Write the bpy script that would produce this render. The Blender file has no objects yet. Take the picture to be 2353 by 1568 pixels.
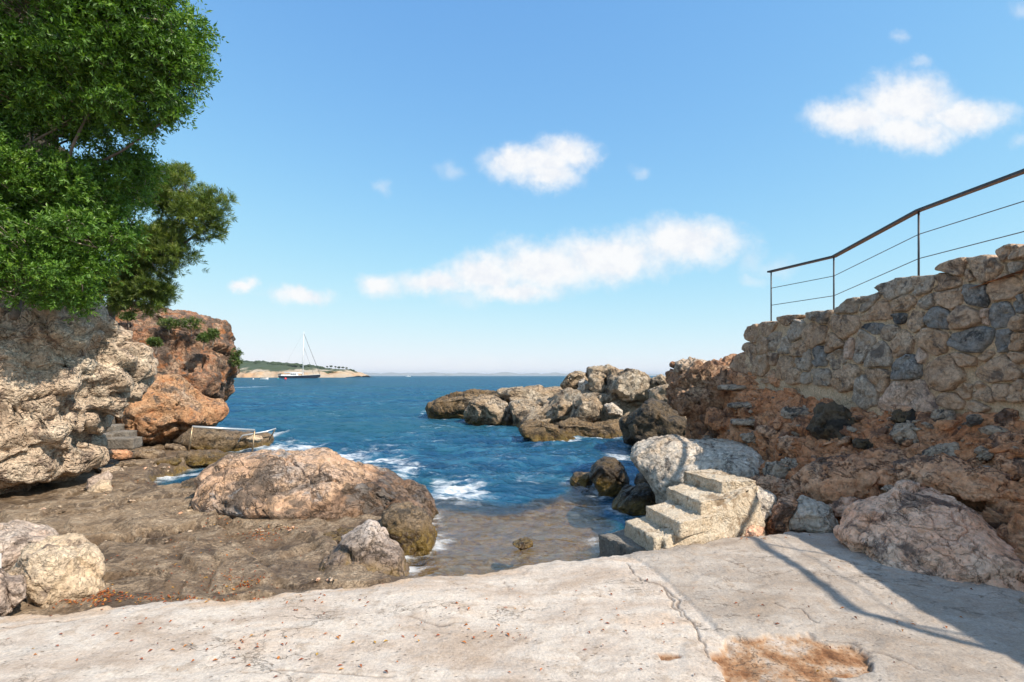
import bpy, bmesh, math, random
import numpy as np
from mathutils import Vector, Matrix
from mathutils.bvhtree import BVHTree
from mathutils.kdtree import KDTree

random.seed(11)
S = bpy.context.scene
COL = S.collection

# ------------------------------------------------------------------ camera
CAMZ = 1.6
cam = bpy.data.cameras.new('camera')
cam.lens = 18.0
cam.sensor_width = 36.0
cam.shift_y = 79.0 / 2353.0
cam.clip_start = 0.05
cam.clip_end = 60000
cam_o = bpy.data.objects.new('camera', cam)
COL.objects.link(cam_o)
cam_o.location = (0, 0, CAMZ)
cam_o.rotation_euler = (math.radians(90), 0, 0)
S.camera = cam_o

# ------------------------------------------------------------------ light
SUN_TO = Vector((0.80, -0.54, 1.0)).normalized()      # towards the sun
SUN_EL = math.asin(SUN_TO.z)
SUN_AZ = math.atan2(SUN_TO.x, SUN_TO.y)               # clockwise from +Y
sun = bpy.data.lights.new('sun', 'SUN')
sun.energy = 4.7
sun.angle = math.radians(0.55)
sun.color = (1.0, 0.90, 0.76)
sun_o = bpy.data.objects.new('sun', sun)
COL.objects.link(sun_o)
sun_o.rotation_euler = (-SUN_TO).to_track_quat('-Z', 'Y').to_euler()

S.view_settings.view_transform = 'Standard'
S.view_settings.look = 'None'
S.view_settings.gamma = 1.0
S.view_settings.exposure = 0.42
S.cycles.use_adaptive_sampling = True
S.cycles.adaptive_threshold = 0.02
S.cycles.max_bounces = 6
S.cycles.transparent_max_bounces = 12
S.cycles.caustics_reflective = False
S.cycles.caustics_refractive = False


# ------------------------------------------------------------------ node helpers
def nd(nt, t, ins=None, **props):
    n = nt.nodes.new(t)
    for k, v in props.items():
        setattr(n, k, v)
    for k, v in (ins or {}).items():
        s = n.inputs[k]
        if isinstance(v, bpy.types.NodeSocket):
            nt.links.new(v, s)
        else:
            s.default_value = v
    return n


def mth(nt, op, a, b=None, c=None, clamp=False):
    ins = {0: a}
    if b is not None:
        ins[1] = b
    if c is not None:
        ins[2] = c
    return nd(nt, 'ShaderNodeMath', ins, operation=op, use_clamp=clamp).outputs[0]


def vmath(nt, op, a, b=None):
    ins = {0: a}
    if b is not None:
        ins[1] = b
    n = nd(nt, 'ShaderNodeVectorMath', ins, operation=op)
    return n.outputs['Value'] if op in ('LENGTH', 'DOT_PRODUCT', 'DISTANCE') else n.outputs[0]


def col4(c):
    return (c[0], c[1], c[2], 1.0)


def mix(nt, f, a, b, mode='MIX'):
    n = nt.nodes.new('ShaderNodeMix')
    n.data_type = 'RGBA'
    n.blend_type = mode
    for i, v in ((0, f), (6, a), (7, b)):
        if isinstance(v, bpy.types.NodeSocket):
            nt.links.new(v, n.inputs[i])
        elif i == 0:
            n.inputs[i].default_value = v
        else:
            n.inputs[i].default_value = col4(v) if len(v) == 3 else v
    return n.outputs[2]


def ramp(nt, f, stops, interp='LINEAR'):
    n = nd(nt, 'ShaderNodeValToRGB', {0: f})
    r = n.color_ramp
    r.interpolation = interp
    while len(r.elements) < len(stops):
        r.elements.new(0.5)
    for e, (p, c) in zip(r.elements, stops):
        e.position = p
        e.color = col4(c) if not isinstance(c, (int, float)) else (c, c, c, 1)
    return n.outputs[0]


def sstep(nt, v, lo, hi):
    n = nd(nt, 'ShaderNodeMapRange', {0: v, 1: lo, 2: hi, 3: 0.0, 4: 1.0}, interpolation_type='SMOOTHSTEP')
    return n.outputs[0]


def noise(nt, vec, scale, detail=4.0, rough=0.55, dist=0.0):
    n = nd(nt, 'ShaderNodeTexNoise', {'Vector': vec, 'Scale': scale, 'Detail': detail, 'Roughness': rough, 'Distortion': dist})
    return n.outputs[0]


def new_mat(name):
    m = bpy.data.materials.new(name)
    m.use_nodes = True
    nt = m.node_tree
    nt.nodes.clear()
    out = nt.nodes.new('ShaderNodeOutputMaterial')
    return m, nt, out


def principled(nt, out, **ins):
    d = {k.replace('_', ' '): v for k, v in ins.items()}
    b = nd(nt, 'ShaderNodeBsdfPrincipled', d)
    nt.links.new(b.outputs[0], out.inputs[0])
    return b


# ------------------------------------------------------------------ world: sky and clouds
W = bpy.data.worlds.new('World')
S.world = W
W.use_nodes = True
wt = W.node_tree
wt.nodes.clear()
wout = wt.nodes.new('ShaderNodeOutputWorld')
sky = nd(wt, 'ShaderNodeTexSky', sky_type='NISHITA', sun_disc=False)
sky.sun_elevation = SUN_EL
sky.sun_rotation = SUN_AZ
sky.altitude = 0
sky.air_density = 0.7
sky.dust_density = 0.0
sky.ozone_density = 3.0
SKYK = 0.14
# film-like shoulder on the sky's radiance, so that it stays blue high up and pale at the horizon
ssep = nd(wt, 'ShaderNodeSeparateColor', {0: sky.outputs[0]})
chan = []
for k, kk in enumerate((2.2, 3.8, 5.6)):
    e_ = mth(wt, 'POWER', math.e, mth(wt, 'MULTIPLY', ssep.outputs[k], -kk * SKYK))
    chan.append(mth(wt, 'MULTIPLY', mth(wt, 'SUBTRACT', 1.0, e_), (.78, .728, .752)[k] / SKYK))
skyc = nd(wt, 'ShaderNodeCombineColor', {0: chan[0], 1: chan[1], 2: chan[2]}).outputs[0]
tc = nd(wt, 'ShaderNodeTexCoord').outputs['Generated']
sep = nd(wt, 'ShaderNodeSeparateXYZ', {0: tc})
ay = mth(wt, 'MAXIMUM', mth(wt, 'ABSOLUTE', sep.outputs[1]), 0.02)
gx = mth(wt, 'DIVIDE', sep.outputs[0], ay)
gz = mth(wt, 'DIVIDE', sep.outputs[2], ay)
gv = nd(wt, 'ShaderNodeCombineXYZ', {0: gx, 1: gz, 2: 0.0}).outputs[0]
nz1 = nd(wt, 'ShaderNodeTexNoise', {'Vector': gv, 'Scale': 9.0, 'Detail': 8.0, 'Roughness': 0.68})
off = vmath(wt, 'MULTIPLY', vmath(wt, 'SUBTRACT', nz1.outputs[1], (0.5, 0.5, 0.5)), (0.10, 0.075, 0.0))
gvd = vmath(wt, 'ADD', gv, off)
CLOUDS = [  # pixel centre and radii in a 2353 px wide frame, density
    (2085, 235, 110, 62, 1), (1965, 272, 105, 40, 1), (2210, 265, 100, 42, 1), (2085, 305, 105, 44, 1),
    (1300, 352, 82, 44, .80), (1190, 378, 80, 40, .76), (1255, 402, 90, 40, .74), (1245, 375, 90, 40, .80),
    (880, 662, 55, 30, .8), (1000, 652, 95, 32, .8), (1115, 632, 100, 46, .95), (1250, 612, 125, 56, 1), (1400, 590, 135, 56, 1),
    (1570, 560, 125, 54, 1), (1180, 668, 130, 30, .7), (1060, 690, 60, 20, .5),
    (560, 656, 32, 20, .72), (690, 676, 85, 22, .74), (880, 425, 22, 14, .25), (1035, 390, 24, 20, .25),
    (1725, 592, 30, 34, .35), (1785, 608, 44, 24, .4), (1735, 640, 30, 14, .25), (1460, 390, 16, 16, .2), (2065, 86, 22, 14, .2), (2110, 142, 22, 14, .2),
    (2345, 15, 30, 22, .25), (2345, 330, 22, 18, .3),
    (1050, 846, 230, 24, .72), (660, 834, 150, 20, .66), (1480, 850, 150, 18, .66), (250, 840, 260, 20, .66), (2000, 850, 260, 20, .66),
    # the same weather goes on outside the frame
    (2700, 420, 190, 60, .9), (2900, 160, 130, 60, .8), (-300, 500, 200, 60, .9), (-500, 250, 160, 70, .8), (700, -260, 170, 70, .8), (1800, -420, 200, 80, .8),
]
accs = {True: None, False: None}
for (cx, cy, rx, ry, dens) in CLOUDS:
    big = dens >= .6 and cy < 800
    c = ((cx - 1176.5) / 1176.5, (863.0 - cy) / 1176.5, 0)
    k = (1176.5 / rx, 1176.5 / ry, 0)
    d = nd(wt, 'ShaderNodeVectorMath', {0: gvd, 1: k, 2: (-c[0] * k[0], -c[1] * k[1], 0)}, operation='MULTIPLY_ADD').outputs[0]
    ln = vmath(wt, 'LENGTH', d)
    if big and dens < .95:
        ln = mth(wt, 'ADD', ln, .70 * (1 - dens))
    accs[big] = ln if accs[big] is None else mth(wt, 'SMOOTH_MIN', accs[big], ln, 0.18)
nz2 = noise(wt, gv, 24.0, 7.0, 0.66)
wob = mth(wt, 'MULTIPLY', mth(wt, 'SUBTRACT', nz2, .5), .80)
acc = mth(wt, 'MULTIPLY', mth(wt, 'SUBTRACT', 1.0, sstep(wt, mth(wt, 'SUBTRACT', accs[True], wob), 0.40, 1.50)), .97)
faint = mth(wt, 'MULTIPLY', mth(wt, 'SUBTRACT', 1.0, sstep(wt, mth(wt, 'SUBTRACT', accs[False], wob), 0.00, 1.60)), .34)
acc = mth(wt, 'MAXIMUM', acc, faint)
cc = mix(wt, sstep(wt, nz2, 0.36, 0.60), (4.75, 4.87, 5.12), (5.28, 5.30, 5.33))
# clouds added over the unseen rest of the sky to brighten the shadows
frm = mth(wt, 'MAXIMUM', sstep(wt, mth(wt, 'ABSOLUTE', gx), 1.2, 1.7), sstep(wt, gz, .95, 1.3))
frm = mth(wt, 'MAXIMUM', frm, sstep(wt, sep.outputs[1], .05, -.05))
fill_n = noise(wt, nd(wt, 'ShaderNodeMapping', {'Vector': tc, 'Scale': (1, 1, 1.8)}).outputs[0], 3.2, 6.0, .6)
fill_cloud = mth(wt, 'MULTIPLY', mth(wt, 'MULTIPLY', sstep(wt, fill_n, .50, .62), frm), sstep(wt, sep.outputs[2], .02, .12))
skyc = mix(wt, mth(wt, 'MAXIMUM', acc, fill_cloud), skyc, cc)
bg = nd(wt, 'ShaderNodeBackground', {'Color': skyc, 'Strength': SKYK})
wt.links.new(bg.outputs[0], wout.inputs[0])

# ------------------------------------------------------------------ picture geometry: where a sight line meets the place
F = 1176.5
CX, HY = 1176.5, 863.0
SEA = -0.75


def ray(px, py):
    return np.array([(px - CX) / F, 1.0, (HY - py) / F])


def P(px, py, Y):
    r = ray(px, py)
    return np.array([r[0] * Y, Y, CAMZ + r[2] * Y])


def G(px, py, z=0.0):
    Y = (CAMZ - z) * F / (py - HY)
    return np.array([(px - CX) / F * Y, Y, z])


def c2(pts): return [(.2931 * x, 680.1 + .2931 * y) for x, y in pts]
def c3(pts): return [(.3552 * x, 1011 + .3552 * y) for x, y in pts]
def c4(pts): return [(404.4 + .2813 * x, 955.9 + .2813 * y) for x, y in pts]
def c6(pts): return [(955.9 + .3165 * x, 790.4 + .3165 * y) for x, y in pts]
def c7(pts): return [((1560 + .425 * x) / 1.088, (600 + .425 * y) / 1.088) for x, y in pts]
def c8(pts): return [((1480 + .459 * x) / 1.088, (1060 + .459 * y) / 1.088) for x, y in pts]


# ------------------------------------------------------------------ numpy noise
_r = np.random.RandomState(5)
PERM = np.tile(_r.permutation(256), 3)
GR = _r.normal(size=(256, 3))
GR /= np.linalg.norm(GR, axis=1)[:, None]
JIT = _r.rand(256, 3)


def perlin(p):
    fl = np.floor(p)
    pi = fl.astype(np.int64) & 255
    pf = p - fl
    u = pf * pf * pf * (pf * (pf * 6 - 15) + 10)
    out = np.zeros(len(p))
    for dx in (0, 1):
        wx = u[:, 0] if dx else 1 - u[:, 0]
        for dy in (0, 1):
            wy = u[:, 1] if dy else 1 - u[:, 1]
            for dz in (0, 1):
                wz = u[:, 2] if dz else 1 - u[:, 2]
                h = PERM[PERM[PERM[pi[:, 0] + dx] + pi[:, 1] + dy] + pi[:, 2] + dz]
                g = GR[h]
                out += wx * wy * wz * (g[:, 0] * (pf[:, 0] - dx) + g[:, 1] * (pf[:, 1] - dy) + g[:, 2] * (pf[:, 2] - dz))
    return out * 1.5


def fbm(p, o=4, gain=.5):
    a, s, t = 1.0, 0.0, np.zeros(len(p))
    for i in range(o):
        t += a * perlin(p)
        p = p * 2.03 + 11.7
        a *= gain
    return t


def ridged(p, o=4, gain=.55):
    a, t = 1.0, np.zeros(len(p))
    for i in range(o):
        t += a * (1 - 2 * np.abs(perlin(p)))
        p = p * 2.07 + 7.3
        a *= gain
    return t * .5


def worley(p):
    fl = np.floor(p)
    pi = fl.astype(np.int64)
    pf = p - fl
    f1 = np.full(len(p), 9.0)
    f2 = np.full(len(p), 9.0)
    for dx in (-1, 0, 1):
        for dy in (-1, 0, 1):
            for dz in (-1, 0, 1):
                h = PERM[PERM[PERM[(pi[:, 0] + dx) & 255] + ((pi[:, 1] + dy) & 255)] + ((pi[:, 2] + dz) & 255)]
                q = JIT[h] + np.array([dx, dy, dz]) - pf
                d = np.sqrt((q * q).sum(1))
                m = d < f1
                f2 = np.where(m, f1, np.minimum(f2, d))
                f1 = np.where(m, d, f1)
    return f1, f2


def cellplane(p):
    """broken-rock field: every cell is a tilted plane with its own offset; returns height and distance to the joint"""
    fl = np.floor(p)
    pi = fl.astype(np.int64)
    pf = p - fl
    f1 = np.full(len(p), 9.0)
    f2 = np.full(len(p), 9.0)
    hb = np.zeros(len(p), int)
    qb = np.zeros((len(p), 3))
    for dx in (-1, 0, 1):
        for dy in (-1, 0, 1):
            for dz in (-1, 0, 1):
                h = PERM[PERM[PERM[(pi[:, 0] + dx) & 255] + ((pi[:, 1] + dy) & 255)] + ((pi[:, 2] + dz) & 255)]
                q = JIT[h] + np.array([dx, dy, dz]) - pf
                d = np.sqrt((q * q).sum(1))
                m = d < f1
                f2 = np.where(m, f1, np.minimum(f2, d))
                f1 = np.where(m, d, f1)
                hb = np.where(m, h, hb)
                qb[m] = q[m]
    return -(qb * GR[hb]).sum(1) * .9 + (JIT[hb, 0] - .5) * .8, f2 - f1


def smooth(a, lo, hi):
    t = np.clip((a - lo) / (hi - lo), 0, 1)
    return t * t * (3 - 2 * t)


# ------------------------------------------------------------------ mesh helpers
def make_mesh(name, V, Fc, mat=None, smooth_shade=True, attrs=None):
    V = np.asarray(V, dtype=np.float32)
    me = bpy.data.meshes.new(name)
    if isinstance(Fc, np.ndarray):
        k = Fc.shape[1]
        n = len(Fc)
        me.vertices.add(len(V))
        me.vertices.foreach_set('co', V.ravel())
        me.loops.add(n * k)
        me.loops.foreach_set('vertex_index', Fc.astype(np.int32).ravel())
        me.polygons.add(n)
        me.polygons.foreach_set('loop_start', np.arange(0, n * k, k, dtype=np.int32))
        me.update(calc_edges=True)
        me.validate()
    else:
        me.from_pydata([tuple(v) for v in V.tolist()], [], Fc)
        me.update()
    me.polygons.foreach_set('use_smooth', np.full(len(me.polygons), smooth_shade, dtype=bool))
    for an, av in (attrs or {}).items():
        at = me.attributes.new(an, 'FLOAT', 'POINT')
        at.data.foreach_set('value', np.asarray(av, dtype=np.float32))
    if mat:
        me.materials.append(mat)
    return me


def link(name, me, loc=(0, 0, 0), parent=None):
    o = bpy.data.objects.new(name, me)
    COL.objects.link(o)
    o.location = loc
    if parent:
        o.parent = parent
    return o


def tag(o, label=None, cat=None, group=None, kind=None):
    if label: o['label'] = label
    if cat: o['category'] = cat
    if group: o['group'] = group
    if kind: o['kind'] = kind
    return o


def empty(name, loc):
    return link(name, None, loc)


def obj_from(name, V, Fc, mat, parent=None, base=None, **kw):
    """mesh object in world coordinates; origin at its base, or at the parent's origin"""
    V = np.asarray(V, dtype=float)
    if parent is not None:
        o0 = np.array(parent.location) if parent.parent is None else np.array(parent.location) + np.array(parent.parent.location)
        return link(name, make_mesh(name, V - o0, Fc, mat, **kw), (0, 0, 0), parent)
    if base is None:
        base = np.array([(V[:, 0].min() + V[:, 0].max()) / 2, (V[:, 1].min() + V[:, 1].max()) / 2, V[:, 2].min()])
    return link(name, make_mesh(name, V - base, Fc, mat, **kw), tuple(base))


_ico = {}


def ico(level):
    if level not in _ico:
        bm = bmesh.new()
        bmesh.ops.create_icosphere(bm, subdivisions=level, radius=1.0)
        bm.verts.ensure_lookup_table()
        V = np.array([v.co[:] for v in bm.verts])
        T = np.array([[v.index for v in f.verts] for f in bm.faces])
        bm.free()
        _ico[level] = (V, T)
    return _ico[level]


def normals(V, T):
    n = np.zeros_like(V)
    for k in range(1, T.shape[1] - 1):
        c = np.cross(V[T[:, k]] - V[T[:, 0]], V[T[:, k + 1]] - V[T[:, 0]])
        for j in (0, k, k + 1):
            for a in range(3):
                n[:, a] += np.bincount(T[:, j], c[:, a], len(V))
    return n / (np.linalg.norm(n, axis=1)[:, None] + 1e-12)


def grid_faces(nu, nv):
    i = np.arange(nu - 1)[:, None] * nv + np.arange(nv - 1)[None, :]
    i = i.ravel()
    return np.stack([i, i + nv, i + nv + 1, i + 1], 1)


def tube(path, r, sides=8, closed_ends=True):
    """verts, faces of a tube along a list of points; r scalar or list"""
    path = [np.array(p, float) for p in path]
    n = len(path)
    rr = [r] * n if np.isscalar(r) else r
    V, Fc = [], []
    prev = None
    for i, p in enumerate(path):
        t = path[min(i + 1, n - 1)] - path[max(i - 1, 0)]
        t = t / (np.linalg.norm(t) + 1e-9)
        ref = prev if prev is not None else (np.array([0, 0, 1.0]) if abs(t[2]) < .9 else np.array([1.0, 0, 0]))
        a = ref - t * ref.dot(t)
        a /= np.linalg.norm(a) + 1e-9
        b = np.cross(t, a)
        prev = a
        for k in range(sides):
            an = 2 * math.pi * k / sides
            V.append(p + rr[i] * (math.cos(an) * a + math.sin(an) * b))
    for i in range(n - 1):
        for k in range(sides):
            k2 = (k + 1) % sides
            Fc.append((i * sides + k, i * sides + k2, (i + 1) * sides + k2, (i + 1) * sides + k))
    if closed_ends:
        Fc.append(tuple(range(sides - 1, -1, -1)))
        Fc.append(tuple((n - 1) * sides + k for k in range(sides)))
    return V, Fc


def join(parts):
    V, Fc = [], []
    for v, f in parts:
        o = len(V)
        V += list(v)
        Fc += [tuple(i + o for i in q) for q in f]
    return V, Fc


def hexa(b, t):
    """8-corner solid: four bottom corners, four top corners, same order"""
    V = list(b) + list(t)
    return V, [(3, 2, 1, 0), (4, 5, 6, 7), (0, 1, 5, 4), (1, 2, 6, 5), (2, 3, 7, 6), (3, 0, 4, 7)]


def box(x0, x1, y0, y1, z0, z1):
    return hexa([(x0, y0, z0), (x1, y0, z0), (x1, y1, z0), (x0, y1, z0)], [(x0, y0, z1), (x1, y0, z1), (x1, y1, z1), (x0, y1, z1)])


# ------------------------------------------------------------------ materials
def rock_mat(name, cols, scale=1.0, stain=(.035, .030, .028), stain_amt=.5, stain_scale=2.4, vein=None, crack=1.0,
             wet=None, algae=False, wetk=.9, wetx=None, rough=.9, bump=1.0, strata=0.0, pit=0.0):
    m, nt, out = new_mat(name)
    geo = nd(nt, 'ShaderNodeNewGeometry')
    pos = geo.outputs['Position']
    warp = nd(nt, 'ShaderNodeTexNoise', {'Vector': pos, 'Scale': 1.7 * scale, 'Detail': 4.0})
    wp = vmath(nt, 'ADD', pos, vmath(nt, 'MULTIPLY', vmath(nt, 'SUBTRACT', warp.outputs[1], (.5, .5, .5)), (.7 / scale, .7 / scale, .7 / scale)))
    n1 = noise(nt, wp, 1.1 * scale, 5.0, .62)
    c = ramp(nt, n1, [(.32, cols[0]), (.5, cols[1]), (.68, cols[2])])
    n1b = noise(nt, wp, 4.2 * scale, 6.0, .65)
    c = mix(nt, mth(nt, 'MULTIPLY', sstep(nt, n1b, .47, .66), .55), c, cols[3] if len(cols) > 3 else cols[1])
    n2 = noise(nt, pos, 17 * scale, 6.0, .70)
    g = mth(nt, 'ADD', .05, mth(nt, 'MULTIPLY', n2, 1.95))
    c = mix(nt, 1.0, c, nd(nt, 'ShaderNodeCombineColor', {0: g, 1: g, 2: g}).outputs[0], 'MULTIPLY')
    # weathering stain
    n3 = noise(nt, wp, stain_scale * scale, 6.0, .68)
    sp = nd(nt, 'ShaderNodeMapping', {'Vector': wp, 'Scale': (1, 1, .35)}).outputs[0]
    n3b = noise(nt, sp, 5.0 * scale, 5.0, .7)
    st = mth(nt, 'MULTIPLY', sstep(nt, mth(nt, 'ADD', mth(nt, 'MULTIPLY', n3, .6), mth(nt, 'MULTIPLY', n3b, .4)), .585 - .16 * stain_amt, .665 - .16 * stain_amt), .85)
    c = mix(nt, st, c, stain)
    if vein:
        n4 = noise(nt, wp, 2.0 * scale, 5.0, .6)
        c = mix(nt, mth(nt, 'MULTIPLY', sstep(nt, n4, .56, .64), .8), c, vein)
    # cracks
    cm = noise(nt, pos, 1.3 * scale, 3.0)
    lv1 = noise(nt, nd(nt, 'ShaderNodeMapping', {'Vector': pos, 'Rotation': (.5, .4, .3), 'Scale': (1, 1, 1.7)}).outputs[0], 1.7 * scale, 5.0, .58, .6)
    k1 = mth(nt, 'SUBTRACT', 1.0, sstep(nt, mth(nt, 'ABSOLUTE', mth(nt, 'SUBTRACT', lv1, .5)), .002, .013))
    lv2 = noise(nt, nd(nt, 'ShaderNodeMapping', {'Vector': pos, 'Rotation': (1.1, .2, .9), 'Scale': (1, 1.6, 1)}).outputs[0], 5.2 * scale, 4.0, .6, .5)
    k2 = mth(nt, 'SUBTRACT', 1.0, sstep(nt, mth(nt, 'ABSOLUTE', mth(nt, 'SUBTRACT', lv2, .5)), .004, .026))
    k1 = mth(nt, 'MULTIPLY', k1, sstep(nt, cm, .36, .50))
    k2 = mth(nt, 'MULTIPLY', k2, mth(nt, 'MULTIPLY', sstep(nt, n1, .44, .58), .8))
    ck = mth(nt, 'MULTIPLY', mth(nt, 'MAXIMUM', k1, k2), crack)
    pt = noise(nt, pos, 31 * scale, 3.0, .6)
    pits = mth(nt, 'MULTIPLY', sstep(nt, pt, .58, .68), sstep(nt, n1b, .40, .56))
    c = mix(nt, mth(nt, 'MULTIPLY', mth(nt, 'MAXIMUM', ck, mth(nt, 'MULTIPLY', pits, .75)), .62), c, tuple(.22 * x for x in cols[0][:3]))
    z = nd(nt, 'ShaderNodeSeparateXYZ', {0: pos}).outputs[2]
    rg = rough
    if wet is not None:
        zz = mth(nt, 'ADD', z, mth(nt, 'MULTIPLY', mth(nt, 'SUBTRACT', n1, .5), .7))
        zz = mth(nt, 'ADD', zz, mth(nt, 'MULTIPLY', mth(nt, 'SUBTRACT', n1b, .5), .35))
        za = zz
        if wetx:
            px0 = nd(nt, 'ShaderNodeSeparateXYZ', {0: pos}).outputs[0]
            zz = mth(nt, 'SUBTRACT', zz, mth(nt, 'MULTIPLY', mth(nt, 'SUBTRACT', px0, wetx[0]), wetx[1]))
        wf = mth(nt, 'SUBTRACT', 1.0, sstep(nt, zz, wet - .12, wet + .10))
        dark = mix(nt, 1.0, c, (.34, .29, .24), 'MULTIPLY')
        c = mix(nt, mth(nt, 'MULTIPLY', wf, wetk), c, dark)
        if algae == -.02:
            c = mix(nt, mth(nt, 'SUBTRACT', 1.0, sstep(nt, z, SEA - .22, SEA - .06)), c, mix(nt, sstep(nt, n1b, .38, .62), (.13, .07, .03), (.31, .185, .09)))
        if algae:
            al = mth(nt, 'MULTIPLY', mth(nt, 'SUBTRACT', 1.0, sstep(nt, za, SEA + (.10 if algae is True else algae), SEA + (.42 if algae is True else algae + .15))), sstep(nt, n1b, .36, .56))
            c = mix(nt, mth(nt, 'MULTIPLY', al, .85), c, mix(nt, n2, (.09, .055, .01), (.34, .22, .05)))
        rg = mth(nt, 'SUBTRACT', rough, mth(nt, 'MULTIPLY', wf, .42))
    h = mth(nt, 'MULTIPLY', n1b, .042 / scale)
    vc = nd(nt, 'ShaderNodeTexVoronoi', {'Vector': wp, 'Scale': 6.0 * scale}, distance='CHEBYCHEV').outputs[0]
    h = mth(nt, 'ADD', h, mth(nt, 'MULTIPLY', vc, .034 / scale))
    h = mth(nt, 'ADD', h, mth(nt, 'MULTIPLY', n2, .034 / scale))
    h = mth(nt, 'SUBTRACT', h, mth(nt, 'MULTIPLY', ck, .030 / scale))
    h = mth(nt, 'SUBTRACT', h, mth(nt, 'MULTIPLY', pits, .012 / scale))
    if strata:
        sx = nd(nt, 'ShaderNodeMapping', {'Vector': wp, 'Scale': (.6, .6, 5.0), 'Rotation': (.18, .12, 0)}).outputs[0]
        h = mth(nt, 'ADD', h, mth(nt, 'MULTIPLY', noise(nt, sx, 2.5 * scale, 6.0, .65), .10 * strata))
    if pit:
        vp = nd(nt, 'ShaderNodeTexVoronoi', {'Vector': wp, 'Scale': 11.0 * scale}).outputs[0]
        h = mth(nt, 'ADD', h, mth(nt, 'MULTIPLY', sstep(nt, vp, .0, .55), .045 * pit))
    bp = nd(nt, 'ShaderNodeBump', {'Height': h, 'Strength': 1.0, 'Distance': bump}).outputs[0]
    principled(nt, out, Base_Color=c, Roughness=rg, Normal=bp, Specular_IOR_Level=.35)
    return m


M_CLIFF = rock_mat('pale_limestone', [(.34, .235, .155), (.58, .45, .33), (.72, .60, .46), (.50, .35, .25)], 1.3, stain=(.20, .14, .11), stain_amt=.38, pit=1.0, bump=1.15, crack=.6)
M_OUTC = rock_mat('red_limestone', [(.26, .12, .065), (.36, .22, .14), (.40, .30, .22), (.34, .13, .06)], .9, stain=(.10, .08, .068), stain_amt=.80, strata=.6, vein=(.40, .16, .06))  # stain made heavier to stand in for shade on the cliff as well
M_ORANGE = rock_mat('orange_limestone', [(.40, .20, .10), (.46, .27, .15), (.44, .33, .24), (.42, .16, .06)], 1.1, stain=(.10, .085, .075), stain_amt=.42, wet=-.42)
M_CENTER = rock_mat('pink_grey_limestone', [(.50, .30, .19), (.56, .37, .25), (.36, .33, .31), (.46, .28, .15)], .85, stain=(.105, .08, .062), stain_amt=.68, stain_scale=1.3, wet=-.55, wetx=(-3.7, .34), wetk=.85, algae=.03, vein=(.32, .30, .29))
M_WETR = rock_mat('wet_brown_rock', [(.15, .105, .065), (.20, .14, .085), (.26, .19, .12), (.19, .12, .05)], 1.3, stain=(.05, .04, .03), stain_amt=.5, wet=-.45, algae=True, rough=.66)
M_PYR = rock_mat('white_capped_brown_rock', [(.50, .42, .36), (.60, .50, .44), (.50, .40, .33), (.46, .35, .28)], 1.2, stain=(.10, .07, .045), stain_amt=.3, wet=-.34, algae=.16)
M_PROM = rock_mat('grey_promontory_limestone', [(.30, .20, .12), (.42, .32, .22), (.52, .44, .34), (.38, .25, .14)], .6, stain=(.065, .05, .038), stain_amt=.48, stain_scale=1.5, strata=.7, wet=-.35, algae=True)
M_LEDGE = rock_mat('brown_ledge_rock', [(.13, .085, .045), (.22, .15, .085), (.30, .22, .14), (.26, .16, .06)], .8, stain=(.035, .03, .025), stain_amt=.55, strata=1.0, wet=-.40, algae=True)
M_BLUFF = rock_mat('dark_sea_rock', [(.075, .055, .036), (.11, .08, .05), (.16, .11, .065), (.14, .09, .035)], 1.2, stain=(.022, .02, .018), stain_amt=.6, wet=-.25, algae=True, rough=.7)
M_GREY = rock_mat('grey_white_limestone', [(.44, .36, .28), (.60, .52, .43), (.68, .61, .52), (.54, .41, .29)], .9, stain=(.10, .085, .075), stain_amt=.42, crack=.5, wet=-.40)
M_PINK = rock_mat('pink_limestone', [(.74, .41, .25), (.84, .51, .345), (.86, .60, .44), (.72, .34, .19)], .95, stain=(.085, .062, .055), stain_amt=.50, crack=.6, stain_scale=1.8)
M_BANKR = rock_mat('red_brown_bank_rock', [(.54, .25, .125), (.67, .37, .215), (.69, .48, .335), (.58, .25, .115)], 1.0, stain=(.085, .06, .05), stain_amt=.55)
M_BANKG = rock_mat('grey_bank_rock', [(.36, .27, .195), (.46, .36, .27), (.53, .43, .335), (.44, .30, .195)], 1.3, stain=(.06, .055, .052), stain_amt=.45)
M_EARTH = rock_mat('red_earth', [(.52, .20, .085), (.66, .30, .145), (.70, .38, .21), (.60, .34, .20)], 1.2, stain=(.16, .085, .055), stain_amt=.45, strata=.7, pit=.4, crack=.3, rough=.97, wet=-.5)
M_REDROCK = rock_mat('red_brown_rock', [(.34, .15, .08), (.42, .23, .13), (.46, .31, .20), (.36, .17, .09)], 1.1, stain=(.12, .075, .055), stain_amt=.55, strata=.6, wet=-.5)
M_PALE = rock_mat('cream_limestone', [(.48, .35, .23), (.62, .47, .32), (.66, .53, .39), (.50, .38, .28)], 1.2, stain=(.22, .16, .12), stain_amt=.36, crack=.45)
M_ROSE = rock_mat('pale_rose_limestone', [(.42, .31, .24), (.52, .40, .32), (.58, .48, .40), (.48, .33, .24)], 1.1, stain=(.20, .15, .125), stain_amt=.36, crack=.5)
M_SHORE = rock_mat('shore_rock', [(.20, .135, .082), (.27, .192, .122), (.35, .26, .175), (.46, .36, .26)], 2.0, stain=(.10, .068, .045), stain_amt=.54, stain_scale=.9, wet=-.47, algae=-.02, wetk=.62, rough=.8, crack=.5)


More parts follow.
